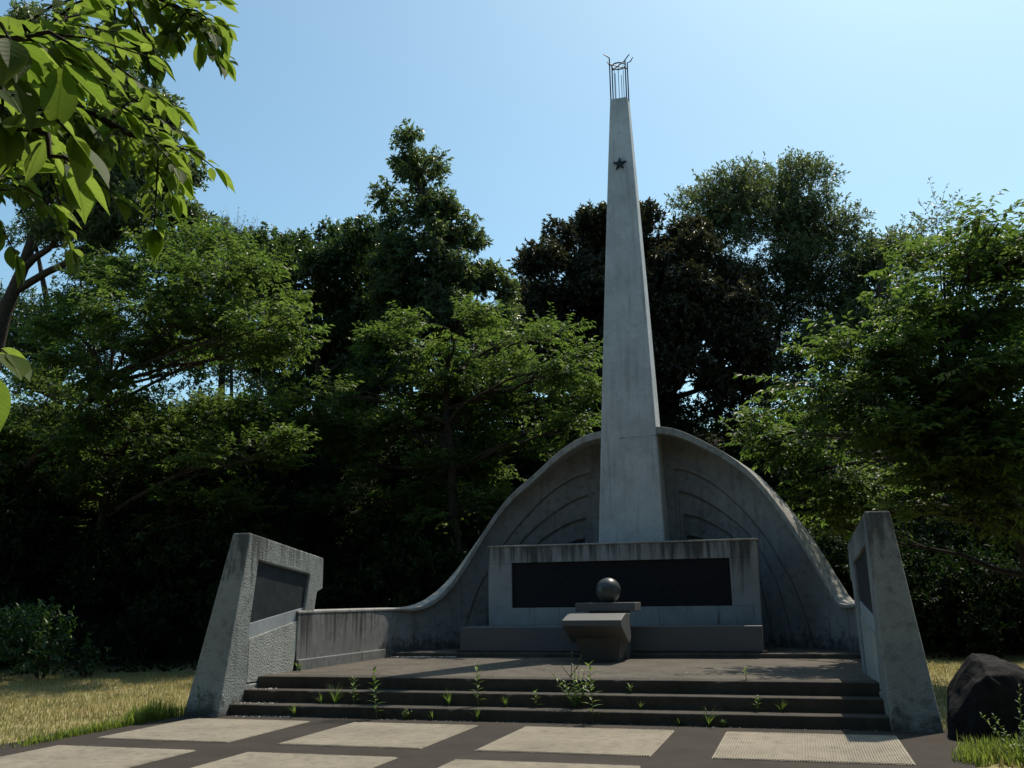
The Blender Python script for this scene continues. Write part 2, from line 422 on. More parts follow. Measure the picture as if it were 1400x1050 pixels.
def wing(sg):
    RIMs = RIMS[sg]
    DREC = .05
    us = [.4] + [.5 + i * .05 for i in range(80)]
    us = [u for u in us if u < U0 - .012] + [U0 - .012, U0 - .003, U0]
    brk = sorted([(a[0][0], k) for k, a in enumerate(ARCS)])
    columns = []
    def colm(u, active):
        y = Yi(u); top = interp(RIMs, u) - .06; a = 0
        zz = [ZB]; off = []
        prev = ZB
        pts = []
        levels = []
        for k in range(4):
            z = ZB
            if k in active and u <= ARCS[k][-1][0]: z = max(ZB, min(interp(ARCs[k], u), top))
            levels.append(max(prev, z)); prev = levels[-1]
        lo = ZB
        for k in range(4):
            o = DREC * (4 - k)
            pts += [(u, y + o, lo), (u, y + o, levels[k])]; lo = levels[k]
        pts += [(u, y, lo), (u, y, top)]
        return pts
    act = set()
    i = 0
    for u in us:
        while brk and brk[0][0] <= u:
            ub, k = brk.pop(0)
            columns.append(colm(ub, act)); act = act | {k}; columns.append(colm(ub, act))
        columns.append(colm(u, act))
    m = MB(); nr = len(columns[0])
    vs = [sl((XC + sg * p[0], p[1], p[2])) for c in columns for p in c]
    fs = []
    for i in range(len(columns) - 1):
        for j in range(nr - 1):
            q = (i * nr + j, (i + 1) * nr + j, (i + 1) * nr + j + 1, i * nr + j + 1)
            if len({tuple(round(t, 4) for t in vs[a]) for a in q}) >= 3:
                fs.append(q if sg > 0 else q[::-1])
    m.add(vs, fs)
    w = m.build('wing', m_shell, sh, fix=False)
    bm = bmesh.new(); bm.from_mesh(w.data); bmesh.ops.remove_doubles(bm, verts=bm.verts, dist=.0004); bmesh.ops.dissolve_degenerate(bm, edges=bm.edges, dist=.0003)
    bm.to_mesh(w.data); bm.free()
    # flat dark strip along each arc, painting the shade of its recessed edge
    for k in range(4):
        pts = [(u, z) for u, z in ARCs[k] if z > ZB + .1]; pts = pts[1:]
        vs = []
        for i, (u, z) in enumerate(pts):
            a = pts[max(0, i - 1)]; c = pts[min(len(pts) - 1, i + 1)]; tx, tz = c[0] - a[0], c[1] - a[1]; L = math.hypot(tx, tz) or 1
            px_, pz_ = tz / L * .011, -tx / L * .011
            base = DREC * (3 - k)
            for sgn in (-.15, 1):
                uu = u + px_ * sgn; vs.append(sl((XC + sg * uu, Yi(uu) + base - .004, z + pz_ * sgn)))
        m = MB(); m.add(vs, [(2*i, 2*i+2, 2*i+3, 2*i+1) for i in range(len(pts) - 1)]); m.build('arc_shade_line', m_arc_shade, w, fix=False)
    # plan samples of the whole run: (inner point, outward normal, top z, overhang)
    run = []
    ul = [.5 + i * .06 for i in range(66)]; ul = [u for u in ul if u < 4.40] + [4.415, 4.435, 4.445]
    for u in ul:
        e = .004; du = Yi(u + e) - Yi(u - e) if u + e < U0 else -1
        tx, ty = 2 * e, du; L = math.hypot(tx, ty); nxo, nyo = -ty / L, tx / L
        run.append((u, Yi(u), nxo, nyo, interp(RIMs, u), .85 * max(0, 1 - u / U0) + .03))
    for y in (17.2, 16.6, 15.8, 15.0, 14.3): run.append((U0, y, 1, 0, 1.43, .03))
    # back of the wall
    m = MB(); vs = []
    for u, y, ax, ay, z, o in run:
        vs += [sl((XC + sg * (u + ax * .19), y + ay * .19, 0)), sl((XC + sg * (u + ax * .19), y + ay * .19, z - .06))]
    fs = [(2*i, 2*i+2, 2*i+3, 2*i+1) for i in range(len(run) - 1)]
    m.add(vs, fs); m.build('wall_back', m_wall, sh)
    # straight low wall, inside face, and its base course
    m = MB(); m.box(*sorted((sg * U0, sg * (U0 + .20))), 14.3 - 21.2, 17.52 - 21.2, 0 - Z4, 1.40 - Z4); m.build('low_wall', m_wall, sh)
    m = MB(); m.box(*sorted((sg * (U0 - .045), sg * (U0 + .05))), 14.3 - 21.2, 17.75 - 21.2, .3 - Z4, .66 - Z4); m.build('base_course', m_wall, sh, bevel=.012)
    # rim
    m = MB(); vs = []
    for u, y, ax, ay, z, o in run:
        th = .16 if u < 3.6 else .16 - .11 * min(1, (u - 3.6) / .8)
        if y < 17.4: ix, iy = u - .008, y
        else:
            k = min(1, max(0, (u - 3.6) / .85)); ix, iy = u - .008 * k, y - o * (1 - k) - 0.02 * (1 - k)
            if u < 3.6: iy = y - o
            else: iy = y - o * (1 - k)
        if y >= 17.4:
            lip = .11 * min(1, max(0, (u - 2.2) / 1.2)) * min(1, max(0, (4.46 - u) / .2)); ix -= ax * lip; iy -= ay * lip
        ox, oy = u + ax * .21, y + ay * .21
        rnd = .0
        vs += [sl((XC + sg * ix, iy, z - th)), sl((XC + sg * ix, iy, z)), sl((XC + sg * ox, oy, z + .015)), sl((XC + sg * ox, oy, z - th))]
    fs = []
    for i in range(len(run) - 1):
        for a in range(4):
            c = (a + 1) % 4; fs.append((4*i+a, 4*i+c, 4*i+4+c, 4*i+4+a))
    fs += [(0, 1, 2, 3), tuple(4 * (len(run) - 1) + a for a in (3, 2, 1, 0))]
    m.add(vs, fs); m.build('rim', m_rim, sh, bevel=.015)
wing(-1); wing(1)

# ------------------------------------------------------------------ tower
tw = empty('memorial_tower', (-3.40, 20.8, Z4), 'tall tapering white concrete tower with a dark star near its top', 'tower')
TX, TY = -3.40, 20.8
def tsec(z):
    t = (z - Z4) / (13.27 - Z4)
    bul = .02 * sin(pi * t)
    return TX + .09 * t, .8 - .59 * t + bul, .52 - .33 * t + bul * .5
m = MB(); zs = [Z4 + (13.27 - Z4) * i / 16 for i in range(17)]
vs = []
for z in zs:
    cx, hw, hd = tsec(z)
    vs += [(cx - hw - TX, -hd, z - Z4), (cx + hw - TX, -hd, z - Z4), (cx + hw - TX, hd, z - Z4), (cx - hw - TX, hd, z - Z4)]
fs = [(0, 3, 2, 1), tuple(64 + a for a in range(4))]
for i in range(16):
    for a in range(4):
        c = (a + 1) % 4; fs.append((4*i+a, 4*i+c, 4*i+4+c, 4*i+4+a))
m.add(vs, fs); shaft = m.build('shaft', m_tower, tw, bevel=.03)
# star
cx, hw, hd = tsec(11.5)
m = MB(); poly = []
for i in range(10):
    r = .165 if i % 2 == 0 else .066; a = pi / 2 + i * pi / 5
    poly.append((cx - TX - .01 + r * cos(a), 11.52 - Z4 + r * sin(a)))
m.prism(poly, 'y', -hd - .045, -hd + .03); m.build('star', m_iron, shaft)
# crown: four bent posts, ring with crossed bars, thin rods inside
cx, hw, hd = tsec(13.27); cx -= TX; zt = 13.27 - Z4
m = MB(); ringp = [(cx + .165 * cos(2*pi*k/20), .15 * sin(2*pi*k/20), zt + .95) for k in range(21)]
m.tube(ringp, .016, 6, False)
for s in (-1, 1):
    m.tube([(cx - (hw - .02), -s * (hd - .02), zt + .95 - .012 * s), (cx + (hw - .02), s * (hd - .02), zt + .95 - .012 * s)], .014, 6)
crown = m.build('crown', m_iron, tw)
for sx in (-1, 1):
    for sy in (-1, 1):
        m = MB(); x, y = cx + sx * (hw - .02), sy * (hd - .02); H = 1.10 if not (sx > 0 and sy < 0) else .98
        m.tube([(x, y, zt - .03), (x, y, zt + H), (x + sx * .07, y + sy * .05, zt + H + .05), (x + sx * .13, y + sy * .09, zt + H + (.08 if sy < 0 else .18))], [.017, .016, .014, .010], 6)
        m.build('crown_post', m_iron, crown)
for dx, dy, a, c in ((-.085, -.03, .12, .75), (-.01, .0, .1, .95), (.05, .05, .0, .72), (.11, -.02, .12, .95), (-.12, .06, 0, .93)):
    m = MB(); m.tube([(cx + dx, dy, zt - .02 + a * 0), (cx + dx, dy, zt + c)], .008, 5); m.build('crown_rod', m_iron, crown)

# ------------------------------------------------------------------ memorial wall with its long plaque
mw = empty('memorial_wall', (-3.48, 19.2, Z4), 'pale stained concrete wall holding a long dark plaque behind the stone sphere', 'memorial')
PX0, PX1, PYF, PYB, PZ = -6.20, -.76, 19.15, 19.85, 2.63
def ml(m, x0, x1, y0, y1, z0, z1): m.box(x0 + 3.48, x1 + 3.48, y0 - 19.2, y1 - 19.2, z0 - Z4, z1 - Z4)
m = MB(); ml(m, PX0 + .01, PX1 - .01, PYF + .13, PYB, Z4, PZ - .004)
m.build('core', m_panel, mw, bevel=.01)
qx0, qx1, qz0, qz1 = -5.70, -1.29, 1.40, 2.305
m = MB()
for a, c in ((PX0, -3.30), (-3.296, -2.38), (-2.376, PX1)): ml(m, a, c, PYF, PYF + .13, qz1, PZ)
for a, c in ((PX0, -4.70), (-4.696, -2.70), (-2.696, PX1)): ml(m, a, c, PYF, PYF + .13, Z4, qz0)
ml(m, PX0, qx0, PYF, PYF + .13, qz0 + .002, qz1 - .002); ml(m, qx1, PX1, PYF, PYF + .13, qz0 + .002, qz1 - .002)
frm = m.build('frame', m_panel, mw, bevel=.006)
m = MB(); ml(m, qx0 - .01, qx1 + .01, PYF + .05, PYF + .12, qz0 - .01, qz1 + .01); m.build('plaque', m_plaque, frm)
m = MB(); ml(m, PX0 - .02, PX1 + .02, PYF - .02, PYB + .01, PZ, PZ + .035); m.build('coping', m_rim, mw, bevel=.01)

# granite plinth
pl = empty('granite_plinth', (-3.55, 18.4, Z4), 'long low dark granite plinth in front of the memorial wall', 'plinth')
m = MB(); m.box(-2.94, 2.82, -.2, .72, .0, .475); m.build('plinth_block', m_granite, pl, bevel=.012)
m = MB(); m.box(-3.0, 2.88, -.26, .72, -.005, .04); m.build('plinth_foot', m_step, pl, bevel=.01)

# offering table
tb = empty('offering_table', (-3.47, 16.4, Z3), 'granite offering table with a sloping front edge and underside tapering to a narrow foot', 'table')
m = MB(); prof = [(0, 1.11), (0, 1.205), (.46, 1.312), (.95, 1.30), (.95, .86), (.72, .80)]
m.prism([(y, z - Z3) for y, z in prof], 'x', -.52, .51); m.build('table_top', m_granite, tb, bevel=.01)
m = MB(); m.hexa([(-.30, .62, 0), (.32, .62, 0), (.32, 1.25, 0), (-.30, 1.25, 0)], [(-.42, .52, .42), (.43, .52, .42), (.43, 1.25, .42), (-.42, 1.25, .42)])
m.build('foot', m_granite, tb, bevel=.01)
# sphere on block
bp = empty('sphere_pedestal', (-3.44, 17.85, Z3), 'square granite block pedestal behind the offering table, carrying the stone sphere', 'pedestal')
m = MB(); m.box(-.34, .34, -.2, .33, .0, .84); m.build('pedestal_shaft', m_granite, bp, bevel=.01)
m = MB(); m.box(-.55, .545, -.38, .34, .84, .995); m.build('pedestal_cap', m_granite, bp, bevel=.012)
bm = bmesh.new(); bmesh.ops.create_uvsphere(bm, u_segments=48, v_segments=28, radius=.228)
me = bpy.data.meshes.new('stone_sphere'); bm.to_mesh(me); bm.free(); me.materials.append(m_granite_pol)
me.polygons.foreach_set('use_smooth', [True] * len(me.polygons))
o = link(bpy.data.objects.new('stone_sphere', me)); o.location = (-3.42, 17.75, Z3 + .995 + .222)
tag(o, 'polished grey stone sphere resting on the granite block', 'sphere')

# ------------------------------------------------------------------ pylons
def pylon(sg, label, rz, loc):
    """sg=-1: left pylon (inner face towards +x); local x runs outward from the inner face"""
    e = empty('pylon', loc, label, 'pylon', 'leaning pylons either side of the steps', rz)
    def q(y, z, x): return (sg * x, y, z)
    prof = [(.0, 0), (.62, 2.60), (3.0, 2.31), (3.0, 1.79), (2.80, 1.73), (2.36, 0)]      # (y, z), y from the front foot
    rec = [(.90, 2.19), (2.52, 2.02), (2.40, 1.49), (2.16, .40), (.72, .40), (.74, 1.25)]
    def outx(z): return .56 - .10 * z
    n = len(prof)
    def yz(t, d=0): return t
    m = MB()
    # inner face with a real recess, outer face, and the rim between
    vin = [q(y, z, 0.0) for y, z in prof]; vout = [q(y, z, outx(z)) for y, z in prof]
    vr0 = [q(y, z, 0.0) for y, z in rec]; vr1 = [q(y, z, .075) for y, z in rec]
    m.add(vin + vout + vr0 + vr1, [])
    A, B, C, D = 0, 6, 12, 18
    m.f += [tuple(B + i for i in range(6))]
    m.f += [(A + i, A + (i + 1) % 6, B + (i + 1) % 6, B + i) for i in range(6)]
    m.f += [(A + 0, A + 1, C + 0, C + 5), (C + 4, A + 0, C + 5), (A + 1, A + 2, C + 1, C + 0), (A + 2, A + 3, C + 1), (A + 3, A + 4, C + 2, C + 1), (A + 4, A + 5, C + 3, C + 2), (A + 5, A + 0, C + 4, C + 3)]
    m.f += [(C + i, C + (i + 1) % 6, D + (i + 1) % 6, D + i) for i in range(6)]
    m.f += [tuple(D + i for i in range(6))]
    slab_o = m.build('slab', m_stucco, e, bevel=.022)
    def plate(name, pts, x0, x1, mat):
        k = MB(); k.prism([(y, z) for y, z in pts], 'x', sg * x0, sg * x1); return k.build(name, mat, slab_o, bevel=.004)
    plate('plaque', [(.91, 2.18), (2.51, 2.01), (2.40, 1.49), (.75, 1.27)], .045, .07, m_plaque2)
    plate('smooth_panel', [(.75, 1.262), (2.40, 1.482), (2.36, 1.30), (.75, 1.05)], .035, .07, m_smooth)
    plate('roughcast_panel', [(.75, 1.045), (2.27, 1.285), (2.06, .42), (.74, .42)], .012, .07, m_stucco2)
    return e
pylon(-1, 'leaning concrete pylon at the left end of the steps, its plaque side facing in', 0, (-7.9, 12.14, 0))
pylon(1, 'leaning concrete pylon at the right end of the steps, beside the boulder', R(3.2), (.88, 12.30, 0))

# ------------------------------------------------------------------ boulder
bm = bmesh.new(); bmesh.ops.create_icosphere(bm, subdivisions=6, radius=1)
cuts = [((-.15, -.25, 1), .80), ((.62, -.2, .62), .80), ((-.85, -.35, .25), .86), ((.2, -1, .25), .74), ((-.55, .2, .8), .92), ((1, .1, .1), .9), ((-.3, -.85, .6), .80), ((.55, -.8, .3), .80), ((.0, 1, .4), .8)]
cuts = [(Vector(n_).normalized(), d_) for n_, d_ in cuts]
for v in bm.verts:
    p = v.co * 1.12
    for n_, d_ in cuts:
        e_ = p.dot(n_) - d_
        if e_ > 0: p -= n_ * e_ * .88
    q = v.co
    p *= 1 + .05 * noise.noise(q * 2.2) + .022 * noise.noise(q * 6) + .012 * abs(noise.noise(q * 15)) + .006 * noise.noise(q * 34)
    v.co = Vector((-p.x * .58, p.y * .50, max(-.3, p.z * .86)))
bmesh.ops.recalc_face_normals(bm, faces=bm.faces); me = bpy.data.meshes.new('boulder'); bm.to_mesh(me); bm.free(); me.materials.append(m_rock)
me.polygons.foreach_set('use_smooth', [True] * len(me.polygons))
o = link(bpy.data.objects.new('boulder', me)); o.location = (1.99, 12.0, .06)
tag(o, 'dark rounded natural boulder on the grass to the right of the steps', 'boulder')

# ------------------------------------------------------------------ foliage engine
def leaves_np(pos, dirs, nrm, L, W, fold=.18):
    """diamond leaves folded along the midrib, arrays (n,3); L, W arrays"""
    n = len(pos); side = unit(np.cross(dirs, nrm)); nn = unit(np.cross(side, dirs))
    L = L[:, None]; W = W[:, None]
    v0 = pos; v2 = pos + dirs * L - nn * L * .12
    mid = pos + dirs * L * .45
    v1 = mid + side * W * .5 + nn * W * fold; v3 = mid - side * W * .5 + nn * W * fold
    V = np.stack([v0, v1, v2, v3], 1).reshape(-1, 3)
    i = np.arange(n)[:, None] * 4
    F = np.concatenate([np.concatenate([i, i + 1, i + 2], 1), np.concatenate([i, i + 2, i + 3], 1)], 0)
    return V, F

def rand_dirs(n):
    a = rng.normal(size=(n, 3)); return unit(a)

def foliage(lobes, lai, L, W, style, tw_len, clump_r, flat=.35, hollow=.5, nl=10):
    """lobes: list of (centre(3), radii(3)) -> V, F, clump centres per lobe, twig segments"""
    P0, D0, CL, TW = [], [], [], []
    for c, r in lobes:
        c = np.array(c); r = np.array(r)
        area = pi * r[0] * r[2]
        nleaf = int(lai * area / (L * W * .55)); ntw = max(3, nleaf // nl)
        ncl = max(3, int(area / (pi * clump_r ** 2) * 1.9)); 
        d = rand_dirs(ncl); rad = hollow + (1 - hollow) * rng.random((ncl, 1)) ** .6
        d[:, 2] = np.abs(d[:, 2]) * np.where(rng.random(ncl) < .70, 1, -1)
        cc = c + d * rad * r
        CL.append(cc)
        idx = rng.integers(0, ncl, ntw)
        if style == 'flat':
            off = rng.normal(size=(ntw, 3)) * clump_r * np.array([.6, .6, .6 * flat])
        else:
            off = unit(rng.normal(size=(ntw, 3))) * (rng.random((ntw, 1)) ** .45) * clump_r * np.array([1, 1, .8])
        p = cc[idx] + off
        out = unit((p - c) / r ** 1.0)
        if style == 'flat':
            td = out * np.array([1, 1, .45]) + rng.normal(size=(ntw, 3)) * np.array([.5, .5, .22]) + np.array([0, 0, .02])
        elif style == 'up':
            td = out * .6 + unit(off) * .7 + rng.normal(size=(ntw, 3)) * .4 + np.array([0, 0, .35])
        else:
            td = out * .7 + rng.normal(size=(ntw, 3)) * .6
        td = unit(td)
        P0.append(p); D0.append(td)
    P = np.concatenate(P0); D = np.concatenate(D0); n = len(P)
    tl = tw_len * (.6 + .8 * rng.random((n, 1)))
    TW = (P - D * tl * .35, P + D * tl)
    t = (np.arange(nl)[None, :] + rng.random((n, nl)) * .8) / nl
    pos = P[:, None, :] + D[:, None, :] * tl[:, None, :] * t[:, :, None]
    if style == 'flat':
        up = np.array([0, 0, 1.0]); s = unit(np.cross(D, up) + 1e-6)
        sg = np.where(np.arange(nl) % 2 == 0, 1, -1)[None, :, None]
        ld = D[:, None, :] * .65 + s[:, None, :] * sg * .8 + np.array([0, 0, -.28]) + rng.normal(size=(n, nl, 3)) * .28
        ln = np.array([0, 0, 1.0]) + rng.normal(size=(n, nl, 3)) * .38
    elif style == 'up':
        pos = P[:, None, :] + D[:, None, :] * tl[:, None, :] * (t[:, :, None] ** .5)
        ld = D[:, None, :] * .5 + rng.normal(size=(n, nl, 3)) * .75 + np.array([0, 0, -.1])
        ln = np.array([0, 0, .7]) + D[:, None, :] * .4 + rng.normal(size=(n, nl, 3)) * .6
    else:      # drooping narrow leaves round each twig
        pos = P[:, None, :] + D[:, None, :] * tl[:, None, :] * (t[:, :, None] ** .6)
        ld = D[:, None, :] * .5 + rng.normal(size=(n, nl, 3)) * .6 + np.array([0, 0, -.55])
        ln = rng.normal(size=(n, nl, 3)) + np.array([0, 0, .6])
    pos = pos.reshape(-1, 3); ld = unit(ld.reshape(-1, 3)); ln = unit(ln.reshape(-1, 3))
    k = len(pos); sz = .65 + .6 * rng.random(k)
    V, F = leaves_np(pos, ld, ln, L * sz, W * sz)
    return V, F, CL, TW

def sticks(TW, r, frac=1.0):
    a, b = TW; n = len(a)
    if frac < 1:
        k = rng.random(n) < frac; a, b = a[k], b[k]; n = len(a)
    d = unit(b - a); s = unit(np.cross(d, np.array([.3, .2, 1.0]))); u = np.cross(d, s)
    vs = []
    for th in (0, 2.094, 4.189):
        vs.append(a + (s * cos(th) + u * sin(th)) * r)
    vs.append(b)
    V = np.stack(vs, 1).reshape(-1, 3); i = np.arange(n)[:, None] * 4
    F = np.concatenate([np.concatenate([i + p, i + q_, i + 3], 1) for p, q_ in ((0, 1), (1, 2), (2, 0))], 0)
    return V, F

def bend(a, b, k=4, sag=.08, seed=0):
    a = Vector(a); b = Vector(b); d = b - a; L = d.length; pts = []
    j = Vector((random.uniform(-1, 1), random.uniform(-1, 1), random.uniform(-.4, 1))) * L * sag
    for i in range(k + 1):
        t = i / k; w = Vector((random.uniform(-1, 1), random.uniform(-1, 1), random.uniform(-1, 1))) * L * .02 * (0 < i < k)
        pts.append(a + d * t + j * sin(pi * t) + w)
    return pts

LAI = {'flat': 2.8, 'up': 1.9, 'droop': 2.3}
def tree(name, label, Y, trunk, lobes, mat, style, L, W, lai, tw_len=.45, clump=.55, depth=.8, limb=.07, dj=.0, flat=.35, hollow=.5,
         nl=10, twig=.0, tr=.22, cat='tree', group='trees around the memorial', dscale=1.0):
    """trunk: list of photo points (px,py) or world Vectors from foot to top; lobes: (px,py,rx,ry[,dY])"""
    tp = [Vector(p) if len(p) == 3 else at(p[0], p[1], Y) for p in trunk]
    g = ground_z(tp[0].x, tp[0].y)
    base = Vector((tp[0].x, tp[0].y, g - .1)); tp[0] = base.copy()
    e = empty(name, base, label, cat, group)
    lw = []
    for lb in lobes:
        dY = lb[4] if len(lb) > 4 else random.uniform(-1, 1) * dj
        c = at(lb[0], lb[1], Y + dY); k = mpp(c)
        rx, rz = lb[2] * k, lb[3] * k
        lw.append((c, (rx, (rx + rz) * .5 * depth, rz)))
    V, F, CL, TW = foliage(lw, lai * LAI[style], L, W, style, tw_len, clump, flat, hollow, nl)
    b_ = np.array(base)
    np_mesh('crown', V - b_, F, mat, e)
    m = MB(); loc = [p - base for p in tp]
    ns = len(loc)
    # densify the trunk
    dense = []; rad = []
    for i in range(ns - 1):
        for k in range(4):
            t = k / 4; dense.append(loc[i].lerp(loc[i + 1], t)); rad.append(tr * (1 - .72 * (i + t) / (ns - 1)))
    dense.append(loc[-1]); rad.append(tr * .28)
    rad[0] *= 1.35
    m.tube(dense, rad, 8)
    for (c, r), cc in zip(lw, CL):
        c = Vector(c) - base
        cand = [(i, p) for i, p in enumerate(dense) if p.z < c.z - .15 * (c - p).length or i == 0]
        i, p = min(cand, key=lambda q: (q[1] - c).length)
        r0 = min(rad[i] * .75, limb * (1 + .5 * r[0]))
        pts = bend(p, c, 5, .10); m.tube(pts, [r0 * (1 - .75 * t / 5) for t in range(6)], 6, False)
        for q_ in cc[:26]:
            q_ = Vector(q_) - base; s_ = pts[random.choice((2, 3, 4, 5))]
            pp = bend(s_, q_, 3, .12); m.tube(pp, [r0 * .30, r0 * .2, r0 * .12, r0 * .05], 4, False)
    o = m.build('trunk', m_bark, e, smooth=True, fix=False)
    if twig:
        V, F = sticks(TW, twig); np_mesh('twigs', V - b_, F, m_bark, e)
    return e

# --- the trees, each with its own crown, far ones first
tree('castanopsis_tree', 'dark rounded evergreen tree with brownish tips, standing on the slope behind the tower', 38, [(925, 600), (905, 520), (890, 420), (885, 340)],
     [(795, 345, 48, 36), (755, 385, 40, 40), (725, 425, 28, 30), (850, 325, 55, 34), (915, 325, 55, 40), (960, 365, 48, 42), (1005, 415, 45, 40), (905, 405, 75, 55), (820, 410, 75, 55), (770, 470, 70, 45),
      (975, 455, 62, 46), (1025, 465, 34, 40), (935, 520, 62, 36), (850, 490, 80, 50), (1000, 520, 34, 30), (880, 560, 60, 30), (760, 530, 70, 40), (700, 520, 60, 40), (800, 430, 60, 40), (950, 420, 60, 40), (860, 380, 70, 40)],
     L_red, 'up', .22, .10, 9, .35, .7, .9, .10, 1.6, tr=.34, hollow=.62)
tree('zelkova_tree', 'tall airy deciduous tree with fine open branches on the slope right of the tower', 43, [(1045, 575), (1052, 500), (1075, 410), (1080, 320), (1075, 260)],
     [(1000, 265, 42, 38), (1060, 250, 52, 30), (1105, 275, 42, 36), (985, 320, 46, 46), (1050, 325, 62, 48), (1120, 340, 48, 46), (1150, 385, 46, 42), (1080, 405, 60, 48), (960, 300, 34, 26), (1100, 460, 66, 40), (1010, 390, 36, 40), (1165, 440, 40, 40), (1140, 305, 40, 40), (1090, 250, 44, 28), (960, 285, 40, 30), (1040, 290, 60, 50), (1090, 380, 70, 50), (1030, 440, 40, 40)],
     L_zelk, 'up', .17, .075, 2.0, .5, .6, .9, .045, 1.5, twig=.012, tr=.17, hollow=.25, nl=8)
tree('broadleaf_tree', 'grey green broadleaf tree right of the airy tree on the skyline', 41, [(1185, 590), (1190, 500), (1200, 420), (1205, 350)],
     [(1200, 335, 40, 30), (1175, 370, 42, 36), (1225, 375, 40, 40), (1195, 425, 52, 42), (1160, 480, 60, 44), (1230, 450, 50, 46), (1140, 520, 50, 26), (1215, 520, 55, 36), (1090, 555, 60, 20), (1170, 565, 60, 24), (1060, 520, 40, 20), (1100, 500, 50, 30), (1260, 500, 40, 40)],
     L_zelk, 'up', .19, .08, 2.3, .45, .6, .9, .09, 1.3, tr=.25, hollow=.4)
tree('bare_topped_tree', 'thin tree with bare twigs rising above the skyline at the right', 36, [(1300, 600), (1292, 470), (1286, 380), (1284, 325)],
     [(1275, 350, 34, 24), (1310, 345, 30, 22), (1276, 305, 10, 24), (1291, 292, 9, 26), (1284, 285, 8, 20), (1268, 312, 14, 10), (1250, 340, 18, 14), (1290, 400, 50, 36)],
     L_zelk, 'up', .16, .07, .55, .5, .5, .8, .05, .6, twig=.012, tr=.055, hollow=.2, nl=5)
tree('evergreen_tree', 'dark evergreen tree with a flat lit top left of the spire tree', 31, [(440, 620), (438, 520), (435, 430), (432, 370)],
     [(395, 340, 38, 22), (450, 345, 55, 24), (495, 345, 30, 24), (430, 390, 78, 44), (490, 400, 40, 50), (440, 450, 80, 46), (480, 490, 60, 46), (400, 500, 60, 40), (380, 400, 30, 40), (450, 545, 70, 34), (520, 530, 50, 40), (530, 450, 40, 50)],
     L_ever, 'up', .19, .085, 7.5, .35, .62, .9, .09, 1.2, tr=.28, hollow=.6)
tree('hilltop_tree', 'low dark hilltop tree beyond the broad cherry, beside the dead twigs', 40, [(300, 600), (305, 480), (300, 360)],
     [(275, 328, 34, 20), (320, 345, 46, 24), (350, 360, 40, 30), (300, 390, 60, 36), (250, 350, 30, 30), (340, 430, 60, 40), (320, 500, 60, 40), (390, 540, 50, 30), (270, 470, 50, 30), (250, 545, 34, 18)],
     L_ever, 'up', .2, .085, 3.0, .4, .7, .9, .08, 1.2, tr=.22)
tree('dead_tree', 'leafless dead treetop of grey twigs above the hilltop at the left', 38.5, [(318, 600), (315, 420), (312, 330), (310, 308)],
     [(300, 318, 24, 10), (325, 318, 26, 10), (345, 325, 20, 8)], L_zelk, 'up', .1, .04, .10, .8, .5, .8, .03, .3, twig=.013, tr=.09, hollow=.1, nl=3)
tree('far_round_tree', 'small pale tree peeping over the skyline between spire tree and evergreen', 44, [(492, 600), (492, 420), (490, 330)],
     [(488, 328, 26, 16), (510, 350, 34, 26)], L_zelk, 'up', .2, .085, 3, .4, .6, .9, .06, .6, tr=.18)
tree('far_gap_tree', 'small tree low on the skyline between the spire tree and the dark round tree', 46, [(705, 600), (705, 480), (703, 415)],
     [(704, 415, 18, 16), (700, 450, 40, 30), (730, 470, 30, 26)], L_zelk, 'up', .2, .085, 3, .4, .6, .9, .06, .6, tr=.16)
tree('spire_oak', 'tall narrow evergreen oak rising to a spire left of the tower', 29, [(612, 640), (606, 540), (602, 440), (590, 330), (572, 250), (560, 200)],
     [(557, 203, 20, 20), (548, 238, 14, 18), (578, 235, 22, 20), (592, 258, 24, 22), (540, 272, 18, 20), (570, 275, 24, 22), (600, 300, 34, 30), (632, 300, 18, 26), (556, 312, 26, 26), (628, 345, 26, 26), (585, 345, 46, 34), (545, 360, 36, 34),
      (600, 395, 52, 40), (545, 410, 46, 40), (648, 400, 22, 24), (665, 385, 20, 20), (680, 420, 26, 30), (630, 440, 50, 36), (570, 460, 60, 36), (690, 455, 30, 24), (530, 470, 34, 30), (580, 530, 70, 34), (650, 500, 60, 34), (700, 500, 40, 30), (560, 430, 50, 40), (620, 380, 40, 36)],
     L_broad, 'droop', .19, .07, 4.2, .3, .38, .9, .06, .8, tr=.2, hollow=.35)
tree('camphor_tree', 'big broadleaf tree at the left edge, its dark crown rising behind the near branch', 25, [(-30, 760), (-25, 560), (5, 430), (30, 370), (60, 280), (90, 180)],
     [(165, 85, 40, 36), (110, 120, 60, 50), (190, 150, 36, 40), (60, 60, 60, 50), (215, 205, 40, 44), (140, 215, 66, 60), (235, 255, 30, 36), (215, 300, 50, 40), (180, 240, 60, 50), (225, 165, 20, 24), (55, 190, 70, 70), (195, 285, 54, 46), (120, 310, 66, 50), (80, 265, 60, 40), (-40, 200, 80, 90), (-20, 100, 70, 60)],
     L_broad, 'droop', .17, .07, 4.6, .34, .5, .9, .09, 1.2, tr=.34, hollow=.4)
tree('leaning_tree', 'dark trunked tree at the left edge with sky showing between its stems', 30, [(75, 640), (78, 500), (62, 400), (48, 330)],
     [(40, 320, 30, 30), (85, 330, 40, 34), (60, 470, 60, 34), (100, 440, 44, 40), (20, 500, 44, 34), (110, 390, 50, 34), (165, 450, 44, 30), (60, 540, 60, 30), (-10, 470, 40, 40), (90, 500, 50, 30), (180, 400, 50, 40), (240, 440, 50, 34), (10, 420, 40, 24), (130, 480, 50, 30), (30, 450, 50, 30), (210, 500, 50, 20)],
     L_ever, 'up', .15, .065, 2.0, .4, .5, .9, .07, 1, tr=.22, hollow=.3)
